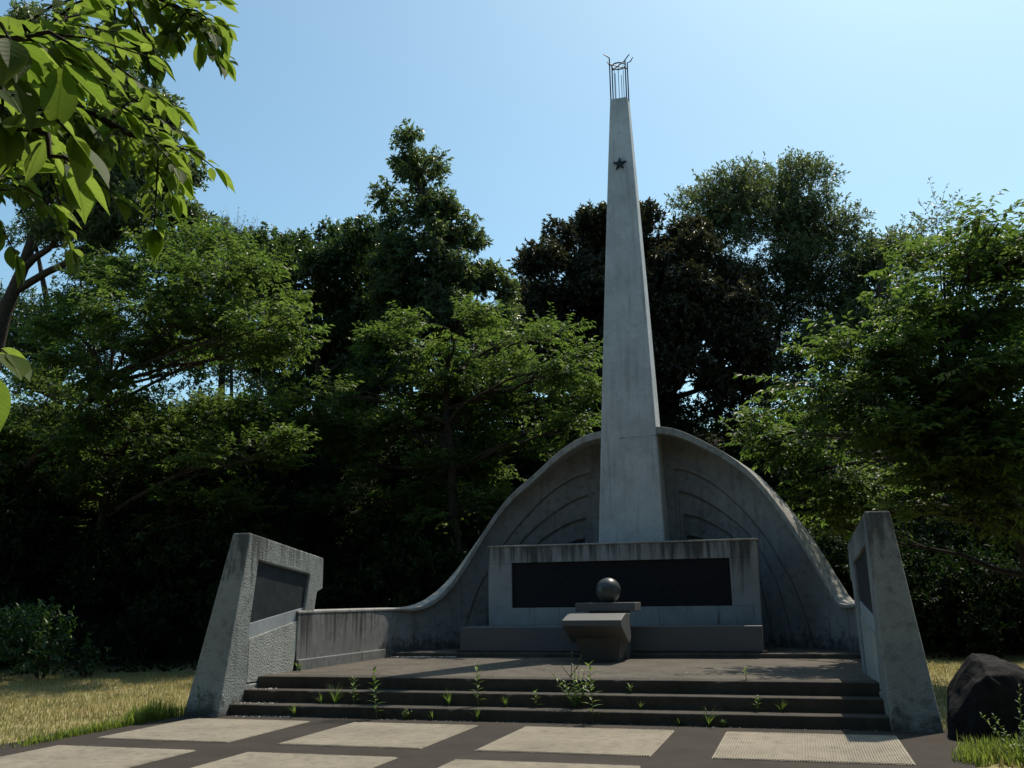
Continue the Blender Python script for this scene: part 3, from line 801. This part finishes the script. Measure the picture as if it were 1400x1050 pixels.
tree('broad_cherry', 'broad spreading cherry tree on the left with layered branches reaching right', 21.5, [(-60, 900), (-10, 690), (70, 600), (150, 515), (235, 475), (330, 445)],
     [(250, 345, 50, 30), (310, 375, 60, 34), (230, 400, 70, 36), (355, 400, 44, 24), (300, 430, 74, 30), (370, 445, 44, 18), (205, 455, 60, 24), (140, 400, 60, 36), (110, 460, 50, 24), (345, 480, 60, 16), (290, 345, 34, 18), (200, 355, 40, 26), (395, 470, 26, 12), (250, 500, 36, 14), (170, 470, 60, 26, -1.5), (120, 505, 60, 24, -1.5), (240, 445, 60, 22, -1.5), (300, 470, 50, 18, -1.2), (190, 430, 60, 26, -1.5)],
     L_cherry, 'flat', .16, .07, 2.1, .5, .5, 1.1, .045, 1.6, twig=.007, tr=.15, nl=12)
tree('understory_cherry', 'dark leafy tree in the shade below the broad cherry on the left', 22.5, [(120, 900), (130, 760), (150, 660), (180, 590)],
     [(60, 590, 70, 34), (170, 590, 80, 36), (290, 580, 80, 30), (360, 575, 50, 24), (100, 650, 90, 40), (230, 650, 90, 44), (340, 630, 60, 40), (50, 700, 80, 40), (160, 720, 90, 40), (270, 710, 80, 36), (-20, 640, 70, 60), (30, 660, 70, 30, -1), (110, 610, 70, 26, -1), (60, 540, 60, 24), (120, 560, 60, 24), (20, 600, 50, 30)],
     L_cherry, 'flat', .16, .07, 2.2, .5, .5, 1.1, .06, 1.6, twig=.007, tr=.2, nl=12)
tree('young_cherry', 'bright green cherry tree with layered sprays just left of the shell wall', 24.5, [(625, 880), (622, 740), (618, 640), (610, 560), (612, 480)],
     [(615, 450, 66, 26), (560, 480, 60, 26), (680, 470, 56, 28), (752, 465, 34, 16), (775, 495, 36, 18), (725, 510, 64, 26), (620, 520, 80, 32), (530, 535, 60, 24), (455, 545, 50, 14), (440, 585, 44, 14), (795, 540, 34, 14), (745, 560, 70, 24), (800, 572, 26, 12), (660, 570, 80, 30), (550, 590, 90, 28),
      (480, 620, 56, 24), (770, 592, 50, 14), (690, 625, 70, 26), (590, 650, 90, 34), (500, 690, 64, 30), (640, 700, 70, 34), (570, 740, 60, 30)],
     L_cherry, 'flat', .16, .07, 2.1, .5, .48, 1.0, .055, 1.8, twig=.007, tr=.2, nl=12)
tree('spreading_cherry', 'wide cherry tree with dark leaning trunk at the right, overhanging the right pylon', 19.5, [(1450, 905), (1405, 740), (1375, 680), (1320, 640), (1270, 600), (1180, 590)],
     [(1365, 305, 36, 18), (1320, 325, 44, 18), (1390, 340, 40, 40), (1290, 375, 60, 24), (1235, 425, 52, 18, -1.6), (1370, 400, 60, 36), (1290, 430, 70, 30), (1195, 480, 56, 24, -1.6), (1290, 490, 74, 34), (1380, 480, 60, 40), (1120, 525, 46, 16, -1.6), (1190, 540, 80, 26, -1.6), (1290, 550, 80, 30), (1390, 560, 60, 44),
      (1085, 560, 54, 16, 2.8), (1040, 602, 48, 13, 2.8), (1110, 605, 70, 22, 2.8), (1220, 605, 80, 26, -1.6), (1320, 610, 70, 30), (1095, 650, 50, 18, 2.8), (1170, 655, 70, 26, 2.8), (1260, 670, 70, 24), (1350, 660, 60, 30), (1120, 692, 44, 16, 2.8), (1200, 700, 60, 20, 2.8), (1300, 705, 70, 18), (1395, 620, 50, 40), (1155, 722, 24, 12, 2.8), (1440, 420, 80, 90), (1340, 560, 80, 36, -1.2), (1385, 520, 70, 44, -1.2), (1290, 590, 80, 34, -1), (1370, 640, 70, 30, -1.2), (1395, 585, 60, 40, -1.5), (1330, 440, 70, 40, -.5), (1270, 540, 70, 30, 0), (1385, 350, 50, 50, 0), (1400, 690, 60, 24, -1), (1310, 650, 70, 24, -1)],
     L_cherry, 'flat', .16, .07, 2.6, .5, .48, 1.1, .055, 1.8, twig=.007, tr=.24, nl=12)

# ------------------------------------------------------------------ shrubs and thicket on the slope
def shrub_mesh(seed, r, h, mat, L, W, lai):
    lobes = []
    for i in range(6):
        a = random.uniform(0, 2 * pi); d = random.uniform(.1, .6) * r
        lobes.append(((d * cos(a), d * sin(a), h * random.uniform(.3, .72)), (r * random.uniform(.4, .6),) * 2 + (h * random.uniform(.22, .34),)))
    V, F, CL, TW = foliage(lobes, lai, L, W, 'up', .3, .35, hollow=.35)
    V[:, 2] = np.maximum(V[:, 2], .02)
    return V, F
def shrub(name, label, loc, mat, seed, r, h, group, L=.13, W=.055, lai=2.6):
    e = empty(name, loc, label, 'shrub', group)
    V, F = shrub_mesh(seed, r, h, mat, L, W, lai); np_mesh('foliage', V, F, mat, e)
    m = MB()
    for i in range(6):
        a = i * 1.05; m.tube(bend((0, 0, -.1), (cos(a) * r * .45, sin(a) * r * .45, h * .6), 4, .1), [.03, .025, .02, .014, .008], 5, False)
    m.build('stems', m_bark, e, smooth=True, fix=False)
    return e
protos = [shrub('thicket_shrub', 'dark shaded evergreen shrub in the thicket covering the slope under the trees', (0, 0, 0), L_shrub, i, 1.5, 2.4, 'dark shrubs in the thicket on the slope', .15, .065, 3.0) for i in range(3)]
used = [False] * 3
spots = []
for X in range(-22, 13, 2):
    for k, off in enumerate((.9, 3.4, 6.5, 10.5, 14.5)):
        x = X + random.uniform(-.7, .7); y = foot_y(x) + off + random.uniform(-.5, .6)
        s = random.uniform(.85, 1.25) * (1.0, 1.15, 1.15, 1.1, 1.0)[k]
        if k == 0 and x < -11: s *= .75
        if k == 0 and -2 < x < 8: s *= .9
        spots.append((x, y, s))
for x, y, s in spots:
    i = random.randrange(3)
    o = protos[i] if not used[i] else copy_tree(protos[i]); used[i] = True
    o.location = (x, y, ground_z(x, y) - .1); o.rotation_euler = (0, 0, random.uniform(0, 6.28)); o.scale = (s, s, s * random.uniform(.85, 1.15))
p = at(55, 925, 17.9)
shrub('garden_bush', 'mid green bush at the left edge where the lawn meets the slope', (p.x, p.y, 0), L_bush, 5, 1.25, 1.45, 'bushes at the lawn edge', .12, .05, 2.4)
p = at(118, 925, 18.3)
shrub('seedling_bush', 'small sparse bush with pale leaf tips right of the garden bush on the left', (p.x, p.y, 0), L_bush, 6, .55, .55, 'bushes at the lawn edge', .1, .045, 1.3)

# leafy ground cover over the slope: uncountable
n = 60000
x = rng.uniform(-26, 14, n); off = rng.random(n) ** 1.0 * 22; fy = np.array([foot_y(a) for a in x]); y = fy + off
z = np.array([ground_z(a, b_) for a, b_ in zip(x, y)]) + rng.random(n) ** 1.5 * np.minimum(.9, .15 + off * .25)
pos = np.stack([x, y, z], 1); d = unit(rng.normal(size=(n, 3)) + np.array([0, -.2, .2])); nr = unit(rng.normal(size=(n, 3)) * .7 + np.array([0, 0, 1.0]))
V, F = leaves_np(pos, d, nr, .2 * (.6 + .8 * rng.random(n)), .085 * (.6 + .8 * rng.random(n)))
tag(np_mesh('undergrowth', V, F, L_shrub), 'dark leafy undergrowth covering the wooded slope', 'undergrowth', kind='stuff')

# ------------------------------------------------------------------ grass
def blades(pos, h, w, lean, mat, name, label):
    n = len(pos); a = rng.random(n) * 2 * pi; d = np.stack([np.cos(a), np.sin(a), np.zeros(n)], 1)
    s = np.stack([-np.sin(a), np.cos(a), np.zeros(n)], 1); up = np.array([0, 0, 1.0])
    h = h[:, None]; w = w[:, None]; ln = (lean * rng.random(n))[:, None]
    m1 = pos + up * h * .55 + d * h * ln * .3; tip = pos + up * h * (1 - .35 * ln) + d * h * ln
    V = np.stack([pos - s * w, pos + s * w, m1 + s * w * .75, m1 - s * w * .75, tip], 1).reshape(-1, 3)
    i = np.arange(n)[:, None] * 5
    F = np.concatenate([np.concatenate([i, i + 1, i + 2], 1), np.concatenate([i, i + 2, i + 3], 1), np.concatenate([i + 3, i + 2, i + 4], 1)], 0)
    o = np_mesh(name, V, F, mat); return tag(o, label, 'grass', kind='stuff')
def inside(x, y):      # paved or built area
    return (-8.62 < x < 1.5 and y < 22.5) or (y < 11.2 and -8.62 - (11 - y) * .18 < x < 1.6)
pts = []
while len(pts) < 95000:
    if random.random() < .62: x, y = random.uniform(-19, -8.4), random.uniform(8.0, 23)
    else: x, y = random.uniform(1.35, 9), random.uniform(9, 27)
    if inside(x, y) or y > foot_y(x) + .6: continue
    pts.append((x, y, 0))
pts = np.array(pts); n = len(pts)
patch = np.array([noise.noise((a * .6, b_ * .6, 3)) for a, b_, _ in pts])
blades(pts, .045 + .06 * rng.random(n) * (1 + patch), .004 + .003 * rng.random(n), 1.1, L_grass, 'lawn_grass', 'dry yellow mown grass of the lawn')
tp = []
def tuft(cx, cy, r, k): 
    for _ in range(k): tp.append((cx + random.gauss(0, r), cy + random.gauss(0, r), 0, 1))
hs = []
for i in range(46):
    t = i / 45; px = 40 + 210 * t; py = 1022 - 42 * t
    d = cF + cR * ((px - 700) / FPX) - cU * ((py - 525) / FPX); q = cC + d * (-EYE / d.z)
    hh = .10 + .22 * math.exp(-((px - 212) / 26) ** 2) + .07 * random.random()
    k = 46 if px > 90 else 26
    for _ in range(k): tp.append((q.x - abs(random.gauss(0, .14)), q.y + random.gauss(.05, .14), 0)); hs.append(hh * random.uniform(.45, 1.15))
for i in range(40):
    px = random.uniform(1315, 1420); py = random.uniform(1015, 1048)
    d = cF + cR * ((px - 700) / FPX) - cU * ((py - 525) / FPX); q = cC + d * (-EYE / d.z)
    for _ in range(40): tp.append((q.x + random.gauss(.02, .06), q.y + random.gauss(0, .08), 0)); hs.append(random.uniform(.06, .19))
tp = np.array(tp); hs = np.array(hs)
blades(tp, hs, .0045 + .003 * rng.random(len(tp)), .8, L_tuft, 'edge_grass', 'fresh green grass growing along the paving edges')

# ------------------------------------------------------------------ weeds on the steps
def lance(mb, p, d, nrm, L, W):
    p = Vector(p); d = Vector(d).normalized(); s = d.cross(Vector(nrm)).normalized(); nn = s.cross(d)
    pts = []
    for t, w, dr in ((.0, .12, 0), (.3, .95, .03), (.6, .8, .1), (1, .0, .28)):
        c = p + d * L * t - nn * L * dr
        pts.append((c - s * W * .5 * w + nn * W * .12 * w, c, c + s * W * .5 * w + nn * W * .12 * w))
    vs = [v for r in pts for v in r]; fs = []
    for i in range(3):
        for j in range(2): fs.append((3*i+j, 3*i+j+1, 3*i+3+j+1, 3*i+3+j))
    mb.add(vs, fs)
def leafy_weed(h, nleaf, L, seed, lean=0.1, branches=0):
    r = random.Random(seed); lf = MB(); sm = MB()
    stems = [((0, 0, 0), (r.uniform(-lean, lean) * h, r.uniform(-lean, lean) * h, h))]
    for b_ in range(branches):
        a = r.uniform(0, 6.28); z = r.uniform(.05, .3) * h
        stems.append(((0, 0, z * .3), (cos(a) * h * r.uniform(.3, .6), sin(a) * h * .4, h * r.uniform(.45, .9))))
    for a, b_ in stems:
        a, b_ = Vector(a), Vector(b_); sm.tube([a, a.lerp(b_, .5) + Vector((r.uniform(-.02, .02), 0, .0)), b_], [.006, .005, .002], 5, False)
        for i in range(nleaf):
            t = .15 + .85 * i / nleaf; p = a.lerp(b_, t); th = i * 2.4 + r.uniform(-.3, .3)
            el = .25 + .7 * t
            lance(lf, p, (cos(th) * cos(el), sin(th) * cos(el), sin(el)), (0, 0, 1) if el < 1.2 else (1, 0, 0), L * (1.1 - .5 * t) * r.uniform(.8, 1.2), L * .26)
    return lf, sm
def grass_weed(h, k, seed):
    r = random.Random(seed); lf = MB()
    for i in range(k):
        a = r.uniform(0, 6.28); sp = r.uniform(.15, .9) * h; hh = h * r.uniform(.55, 1.1); w = .006
        prev = None; pts = []
        for t in (0, .35, .7, 1):
            c = Vector((cos(a) * sp * t ** 1.5, sin(a) * sp * t ** 1.5, hh * (t - .35 * t ** 3 * (sp / h))))
            s = Vector((-sin(a), cos(a), 0)) * w * (1 - t * .95); pts += [c - s, c + s]
        lf.add(pts, [(0, 1, 3, 2), (2, 3, 5, 4), (4, 5, 7, 6)])
    return lf, None
def zone_loc(px, lvl):
    Yz, z = {0: (12.40, .02), 1: (12.74, Z1), 2: (13.10, Z2), 3: (13.3, Z3)}[lvl]
    d = cF + cR * ((px - 700) / FPX); d2 = d / d.y * Yz
    return (d2.x, Yz, z)
W = [  # px, tread, kind, height m, label
    (419, 0, 'g', .20, 'low tuft of arching grass at the foot of the steps, nearest the left pylon'),
    (452, 1, 'g', .16, 'spreading grass tuft on the first tread near the left pylon'),
    (470, 1, 'g', .28, 'tall thin upright grass blades on the first tread'),
    (494, 1, 'l', .30, 'narrow leafy spike weed on the first tread, left of the tall leafy weed'),
    (523, 0, 'l', .54, 'tall leafy weed with bright leaves at the left part of the steps'),
    (560, 0, 'b', .13, 'low round leaved weed clump at the foot of the steps'),
    (594, 0, 'g', .12, 'tiny grass sprig at the foot of the steps left of centre'),
    (615, 1, 'g', .22, 'forked grass tuft on the first tread left of the tall spike'),
    (652, 1, 'l', .46, 'tall straight leafy spike weed standing on the first tread'),
    (652, 0, 'g', .17, 'grass tuft at the foot of the tall leafy spike'),
    (686, 1, 'g', .15, 'drooping grass tuft on the first tread right of the tall spike'),
    (725, 1, 'l', .18, 'short leafy weed on the first tread, left of the bushy weed'),
    (775, 1, 'B', .48, 'large branching bushy weed at the middle of the steps'),
    (797, 0, 'l', .62, 'upright leafy weed growing against the bushy weed'),
    (846, 2, 'l', .09, 'tiny weed on the second tread right of the bushy weed'),
    (858, 1, 'g', .10, 'tiny grass sprig on the first tread right of the bushy weed'),
    (905, 0, 'g', .10, 'tiny grass sprig at the foot of the steps right of centre'),
    (943, 0, 'g', .25, 'grass tuft with long blades at the foot of the right half of the steps'),
    (962, 0, 'b', .08, 'very small weed just right of the long bladed grass tuft'),
    (1006, 1, 'l', .14, 'small leafy weed on the first tread towards the right pylon'),
    (1036, 1, 'g', .17, 'grass tuft on the first tread, nearest the right pylon'),
    (994, 3, 'l', .11, 'small weed at the edge of the deck on the right'),
    (770, 3, 's', .32, 'thin dry stalk at the edge of the deck behind the bushy weed')]
for i, (px, lv, k, h, lb) in enumerate(W):
    e = empty('weed', zone_loc(px, lv), lb, 'weed', 'weeds growing on the steps')
    h *= 1.2
    if k == 'g': lf, sm = grass_weed(h, 12 + int(h * 40), i)
    elif k == 'l': lf, sm = leafy_weed(h, 9 + int(h * 18), .085 + h * .12, i)
    elif k == 'b': lf, sm = leafy_weed(h, 7, .06, i, .2, 5)
    elif k == 'B': lf, sm = leafy_weed(h, 10, .11, i, .15, 8)
    else: lf, sm = leafy_weed(h, 7, .03, i, .1, 3)
    lf.build('leaves', L_weed, e, fix=False)
    if sm: sm.build('stem', m_stem, e, fix=False)
e = empty('weed', (-8.12, 12.06, .0), 'leafy weed growing up the front of the left pylon', 'weed', 'weeds beside the pylons')
lf, sm = leafy_weed(.44, 16, .10, 91); lf.build('leaves', L_bush, e, fix=False); sm.build('stem', m_stem, e, fix=False)
e = empty('weed', (-7.72, 14.1, Z3), 'small weed on the deck at the inner foot of the left pylon', 'weed', 'weeds beside the pylons')
lf, sm = leafy_weed(.14, 8, .07, 92, .2, 3); lf.build('leaves', L_weed, e, fix=False); sm.build('stem', m_stem, e, fix=False)
p = at(1392, 1010, 10.6)
e = empty('tall_weed', (p.x, 10.6, 0), 'tall leafy weed with small round leaves in front of the boulder at the right edge', 'weed', None)
lf, sm = leafy_weed(.70, 20, .07, 93, .12, 4); lf.build('leaves', L_weed, e, fix=False); sm.build('stem', m_stem, e, fix=False)

# white pebbles and fallen bits: uncountable
m = MB(); r = random.Random(3)
def peb(x, y, z, s):
    a = r.uniform(0, 6.28)
    vs = [(x + cos(a + k * 1.571) * s * r.uniform(.7, 1.3), y + sin(a + k * 1.571) * s * r.uniform(.7, 1.3), z + s * .3) for k in range(4)]
    m.add(vs + [(x, y, z + s * .9), (x, y, z - .004)], [(0, 1, 4), (1, 2, 4), (2, 3, 4), (3, 0, 4), (1, 0, 5), (2, 1, 5), (3, 2, 5), (0, 3, 5)])
for _ in range(150): peb(r.uniform(-7.85, -6.5), 18.02 - abs(r.gauss(0, .05)), Z3, r.uniform(.008, .02))
for _ in range(50): peb(r.uniform(-7.85, -6.9), 12.40 - abs(r.gauss(0, .05)), .02, r.uniform(.006, .016))
for _ in range(26): peb(r.uniform(-7.9, -7.3), 12.62 + r.gauss(0, .07), Z1, r.uniform(.006, .016))
for _ in range(20): peb(r.uniform(-7.88, -7.5), 13.0 + r.gauss(0, .07), Z2, r.uniform(.006, .016))
for _ in range(120): peb(r.uniform(-6.9, .8), 12.40 - abs(r.gauss(0, .04)), .02, r.uniform(.004, .010))
for _ in range(60): peb(r.uniform(-6.5, .5), r.uniform(13.2, 18), Z3, r.uniform(.004, .012))
tag(m.build('pebbles', m_pebble, fix=False), 'white pebbles and flakes scattered on the steps and deck', 'pebbles', kind='stuff')

# ------------------------------------------------------------------ the near cherry, its boughs entering at the top left
nt_base = Vector((-3.6, .9, 0)); NEAR_SCALE = .64
nc = empty('near_cherry', nt_base, 'cherry tree close to the viewer, its bright green boughs hanging in at the top left', 'tree', 'trees around the memorial')
br = MB(); LP, LD, LN, LL = [], [], [], []
crotch = Vector((-3.45, 1.2, 2.3))
br.tube([p_ - nt_base for p_ in (Vector((-3.6, .9, -.1)), Vector((-3.62, .95, .8)), Vector((-3.5, 1.1, 1.6)), crotch)], [.22, .17, .15, .14], 10)
def twig_leaves(pts, leafL, step, droop=.5, start=.15):
    pts = [Vector(p_) for p_ in pts]
    seg = [(pts[i + 1] - pts[i]).length for i in range(len(pts) - 1)]; tot = sum(seg); s = tot * start; k = 0
    while s <= tot:
        q = s; i = 0
        while i < len(seg) - 1 and q > seg[i]: q -= seg[i]; i += 1
        p_ = pts[i].lerp(pts[i + 1], min(1, q / seg[i])); d = (pts[i + 1] - pts[i]).normalized()
        side = d.cross(Vector((0, 0, 1))).normalized() * (1 if k % 2 else -1)
        ld = d * random.uniform(.3, .8) + side * random.uniform(.4, .9) + Vector((0, 0, -random.uniform(.0, 1.0) * droop * 1.0)) + Vector((random.gauss(0, .2), random.gauss(0, .2), random.gauss(0, .2)))
        ln = Vector((random.gauss(0, .3), random.gauss(0, .3), 1)) + side * .2
        LP.append(p_ + ld.normalized() * .012); LD.append(ld.normalized()); LN.append(ln); LL.append(leafL * NEAR_SCALE * random.uniform(.5, 1.15))
        s += step * .55 * random.uniform(.6, 1.3); k += 1
    for _ in range(2):
        LP.append(pts[-1]); LD.append(((pts[-1] - pts[-2]).normalized() + Vector((random.gauss(0, .3), random.gauss(0, .3), -.3))).normalized()); LN.append(Vector((0, 0, 1))); LL.append(leafL * random.uniform(.8, 1.1))
def bough(pix, r0, leafL=.085, step=.03, droop=.5, frm=None, subs=0, sublen=.3):
    pts = [at_d(a, b_, D) for a, b_, D in pix]
    pre = [frm if frm is not None else crotch]
    if frm is not False:
        mid = pre[0].lerp(pts[0], .55) + Vector((0, 0, .18)); path = [pre[0], mid] + pts
    else: path = pts
    n_ = len(path)
    sm_ = []
    for i in range(n_ - 1):
        for t in (0, .33, .66): sm_.append(path[i].lerp(path[i + 1], t) + Vector((random.gauss(0, 1), random.gauss(0, 1), random.gauss(0, 1))) * .006)
    sm_.append(path[-1])
    br.tube([q - nt_base for q in sm_], [r0 * (1 - .85 * i / (len(sm_) - 1)) for i in range(len(sm_))], 6, False)
    twig_leaves(pts, leafL, step, droop, 0)
    for k in range(subs):
        i = random.randrange(max(1, len(pts) - 2)); a = pts[i].lerp(pts[i + 1], random.random())
        d = (pts[i + 1] - pts[i]).normalized()
        v = (d * random.uniform(.4, 1) + Vector((random.gauss(0, .5), random.gauss(0, .5), random.gauss(-.35, .35)))).normalized()
        b_ = a + v * sublen * random.uniform(.5, 1.2); c_ = a.lerp(b_, .5) + Vector((0, 0, .02))
        br.tube([q - nt_base for q in (a, c_, b_)], [.004, .003, .0015], 5, False)
        twig_leaves([a, c_, b_], leafL, step, droop, .1)
bough([(-40, 90, 2.9), (60, 120, 2.9), (130, 158, 2.9), (195, 188, 2.9), (236, 202, 2.95), (262, 204, 3.0)], .02, .088, .026, .6, None, 22, .22)
bough([(-60, 20, 3.2), (60, 60, 3.2), (120, 100, 3.2), (160, 150, 3.25), (215, 180, 3.3)], .02, .088, .026, .6, None, 22, .24)
bough([(70, -60, 3.3), (170, -20, 3.3), (235, 8, 3.3), (270, 26, 3.3), (300, 36, 3.35)], .016, .09, .026, .6, None, 16, .16)
bough([(120, -60, 3.2), (170, -10, 3.1), (190, 35, 3.1), (205, 70, 3.1)], .012, .09, .028, .9, None, 6, .2)
bough([(-80, 160, 3.0), (0, 180, 3.0), (60, 205, 3.0), (105, 240, 3.0)], .015, .088, .028, .7, None, 10, .28)
bough([(-70, 40, 2.6), (0, 50, 2.6), (60, 40, 2.6), (110, 20, 2.7)], .015, .085, .028, .6, None, 10, .28)
bough([(60, -80, 3.8), (150, -30, 3.8), (220, -10, 3.8), (300, 0, 3.8)], .013, .07, .03, .5, None, 10, .25)
bough([(-50, 60, 1.7), (5, 125, 1.6), (45, 165, 1.55), (75, 205, 1.5), (98, 228, 1.5)], .012, .098, .05, .8, None, 5, .12)
bough([(-60, 10, 1.6), (0, 60, 1.5), (40, 45, 1.5), (75, 60, 1.5)], .010, .10, .05, .6, None, 4, .12)
bough([(-60, 460, 2.0), (-20, 470, 1.9), (10, 484, 1.85)], .008, .10, .05, .5, None, 1, .06)
bough([(-50, 260, 2.6), (0, 250, 2.6), (40, 235, 2.6)], .009, .085, .03, .9, None, 6, .2)
# boughs outside the picture so the crown is whole from the side
for k in range(16):
    a = random.uniform(1.7, 5.2); l = random.uniform(1.2, 2.4)
    p0 = crotch; p1 = crotch + Vector((cos(a) * l * .5, sin(a) * l * .5, random.uniform(.6, 1.3))); p2 = crotch + Vector((cos(a) * l, sin(a) * l, random.uniform(.7, 1.9)))
    br.tube([q - nt_base for q in (p0, p1, p2)], [.05, .025, .006], 6, False)
    for j in range(7):
        s = p1.lerp(p2, random.random()); v = Vector((random.gauss(0, 1), random.gauss(0, 1), random.gauss(0, .4))).normalized() * .4
        br.tube([q - nt_base for q in (s, s + v)], [.006, .002], 4, False); twig_leaves([s, s + v * .5, s + v], .088, .035, .6, .1)
br.build('trunk', m_bark, nc, smooth=True, fix=False)
# well shaped leaves: 5 rows x 3, folded, with a drip tip
prof = [(0, .04), (.08, .38), (.18, .70), (.30, .93), (.43, 1.0), (.56, .94), (.68, .76), (.79, .48), (.88, .22), (1.0, .0)]
NV = len(prof) * 3; P = np.array([tuple(p_) for p_ in LP]); D = unit(np.array([tuple(p_) for p_ in LD])); Nn = np.array([tuple(p_) for p_ in LN]); Ls = np.array(LL)
S = unit(np.cross(D, Nn)); Nn = unit(np.cross(S, D)); rows = []
curl = rng.uniform(.02, .22, len(P))
for t, w in prof:
    c = P + D * (Ls * t)[:, None] - Nn * (Ls * curl * t * t)[:, None]
    hw = (Ls * .25 * w)[:, None]
    rows += [c - S * hw + Nn * hw * .28, c, c + S * hw + Nn * hw * .28]
V = np.stack(rows, 1).reshape(-1, 3) - np.array(nt_base)
i = np.arange(len(P))[:, None] * NV; F = []
for r_ in range(len(prof) - 1):
    for j in range(2): F.append(np.concatenate([i + 3*r_+j, i + 3*r_+j+1, i + 3*r_+3+j+1, i + 3*r_+3+j], 1))
ncr = np_mesh('crown', V, np.concatenate(F, 0), L_near, nc, smooth=True)
lt = np.array([(t, sd, 0) for t, w in prof for sd in (-w, 0, w)], dtype=np.float32); lt = np.tile(lt, (len(P), 1))
at_ = ncr.data.attributes.new('leaf_co', 'FLOAT_VECTOR', 'POINT'); at_.data.foreach_set('vector', lt.ravel())

# ------------------------------------------------------------------ unseen trees added round the viewer to block sky light: one mass
lobes = []; wt = MB()
for k in range(46):
    a = pi + .95 + (2 * pi - 1.9 - 0) * 0 + (pi * 1.28) * ((k % 23) / 22) - .44 - .51; rr = (10.5 if k < 23 else 15.5) + random.uniform(-1.2, 1.2)
    x = -2 + rr * 1.15 * cos(a); y = 3 + rr * sin(a)
    az = math.degrees(math.atan2(x, y))
    if -66 < az < 46: continue
    h = random.uniform(11, 15) + (3 if k >= 23 else 0)
    for q in range(4):
        lobes.append(((x + random.gauss(0, .8), y + random.gauss(0, .8), h * (.25 + .2 * q + random.uniform(0, .1))), (random.uniform(1.6, 2.3),) * 2 + (random.uniform(2.0, 2.8),)))
    wt.tube([(x, y, -.1), (x, y, h * .4), (x + .3, y, h * .8)], [.25, .17, .05], 7)
V, F, CL, TW = foliage(lobes, 3.6, .34, .18, 'up', .6, 1.0, hollow=.4)
V[:, 2] = np.maximum(V[:, 2], .1)
n0 = len(V); V2 = np.array(wt.v); F2 = np.array([[f[0], f[1], f[2]] for f in wt.f if len(f) == 4] + [[f[0], f[2], f[3]] for f in wt.f if len(f) == 4])
tag(np_mesh('sky_block_trees', np.concatenate([V, V2]), np.concatenate([F, F2 + n0]), L_shrub), 'added unseen trees round the forecourt, keeping sky light off the front faces', 'sky_block_trees', kind='stuff')

# ------------------------------------------------------------------ light
SUN_EL, SUN_AZ = R(57), R(17)          # azimuth from +Y towards +X
sv = Vector((sin(SUN_AZ) * cos(SUN_EL), cos(SUN_AZ) * cos(SUN_EL), sin(SUN_EL)))
ld = bpy.data.lights.new('sun', 'SUN'); ld.energy = 4.4; ld.angle = R(.53); ld.color = (1, .90, .76)
lo = link(bpy.data.objects.new('sun', ld)); lo.rotation_euler = (-sv).to_track_quat('-Z', 'Y').to_euler(); lo.location = (5, 5, 30)
w = bpy.data.worlds.new('World'); sc.world = w; w.use_nodes = True
nt = w.node_tree; nt.nodes.clear()
sky = nt.nodes.new('ShaderNodeTexSky'); sky.sky_type = 'NISHITA'; sky.sun_disc = False
sky.sun_elevation = SUN_EL; sky.sun_rotation = SUN_AZ; sky.air_density = 1.0; sky.dust_density = 1.2; sky.ozone_density = 1.0
bg = nt.nodes.new('ShaderNodeBackground'); bg.inputs['Strength'].default_value = .15
wo = nt.nodes.new('ShaderNodeOutputWorld')
tint = nt.nodes.new('ShaderNodeMix'); tint.data_type = 'RGBA'; tint.blend_type = 'MULTIPLY'; tint.inputs[0].default_value = 1
tint.inputs[7].default_value = (.87, 1.10, 1.03, 1)          # white balance of the daylight
nt.links.new(sky.outputs[0], tint.inputs[6]); nt.links.new(tint.outputs[2], bg.inputs[0]); nt.links.new(bg.outputs[0], wo.inputs[0])
sc.view_settings.view_transform = 'Standard'; sc.view_settings.look = 'None'
sc.view_settings.exposure = 0; sc.view_settings.gamma = 1
sc.cycles.max_bounces = 5; sc.cycles.diffuse_bounces = 3; sc.cycles.transmission_bounces = 3; sc.cycles.glossy_bounces = 2
sc.cycles.use_denoising = True
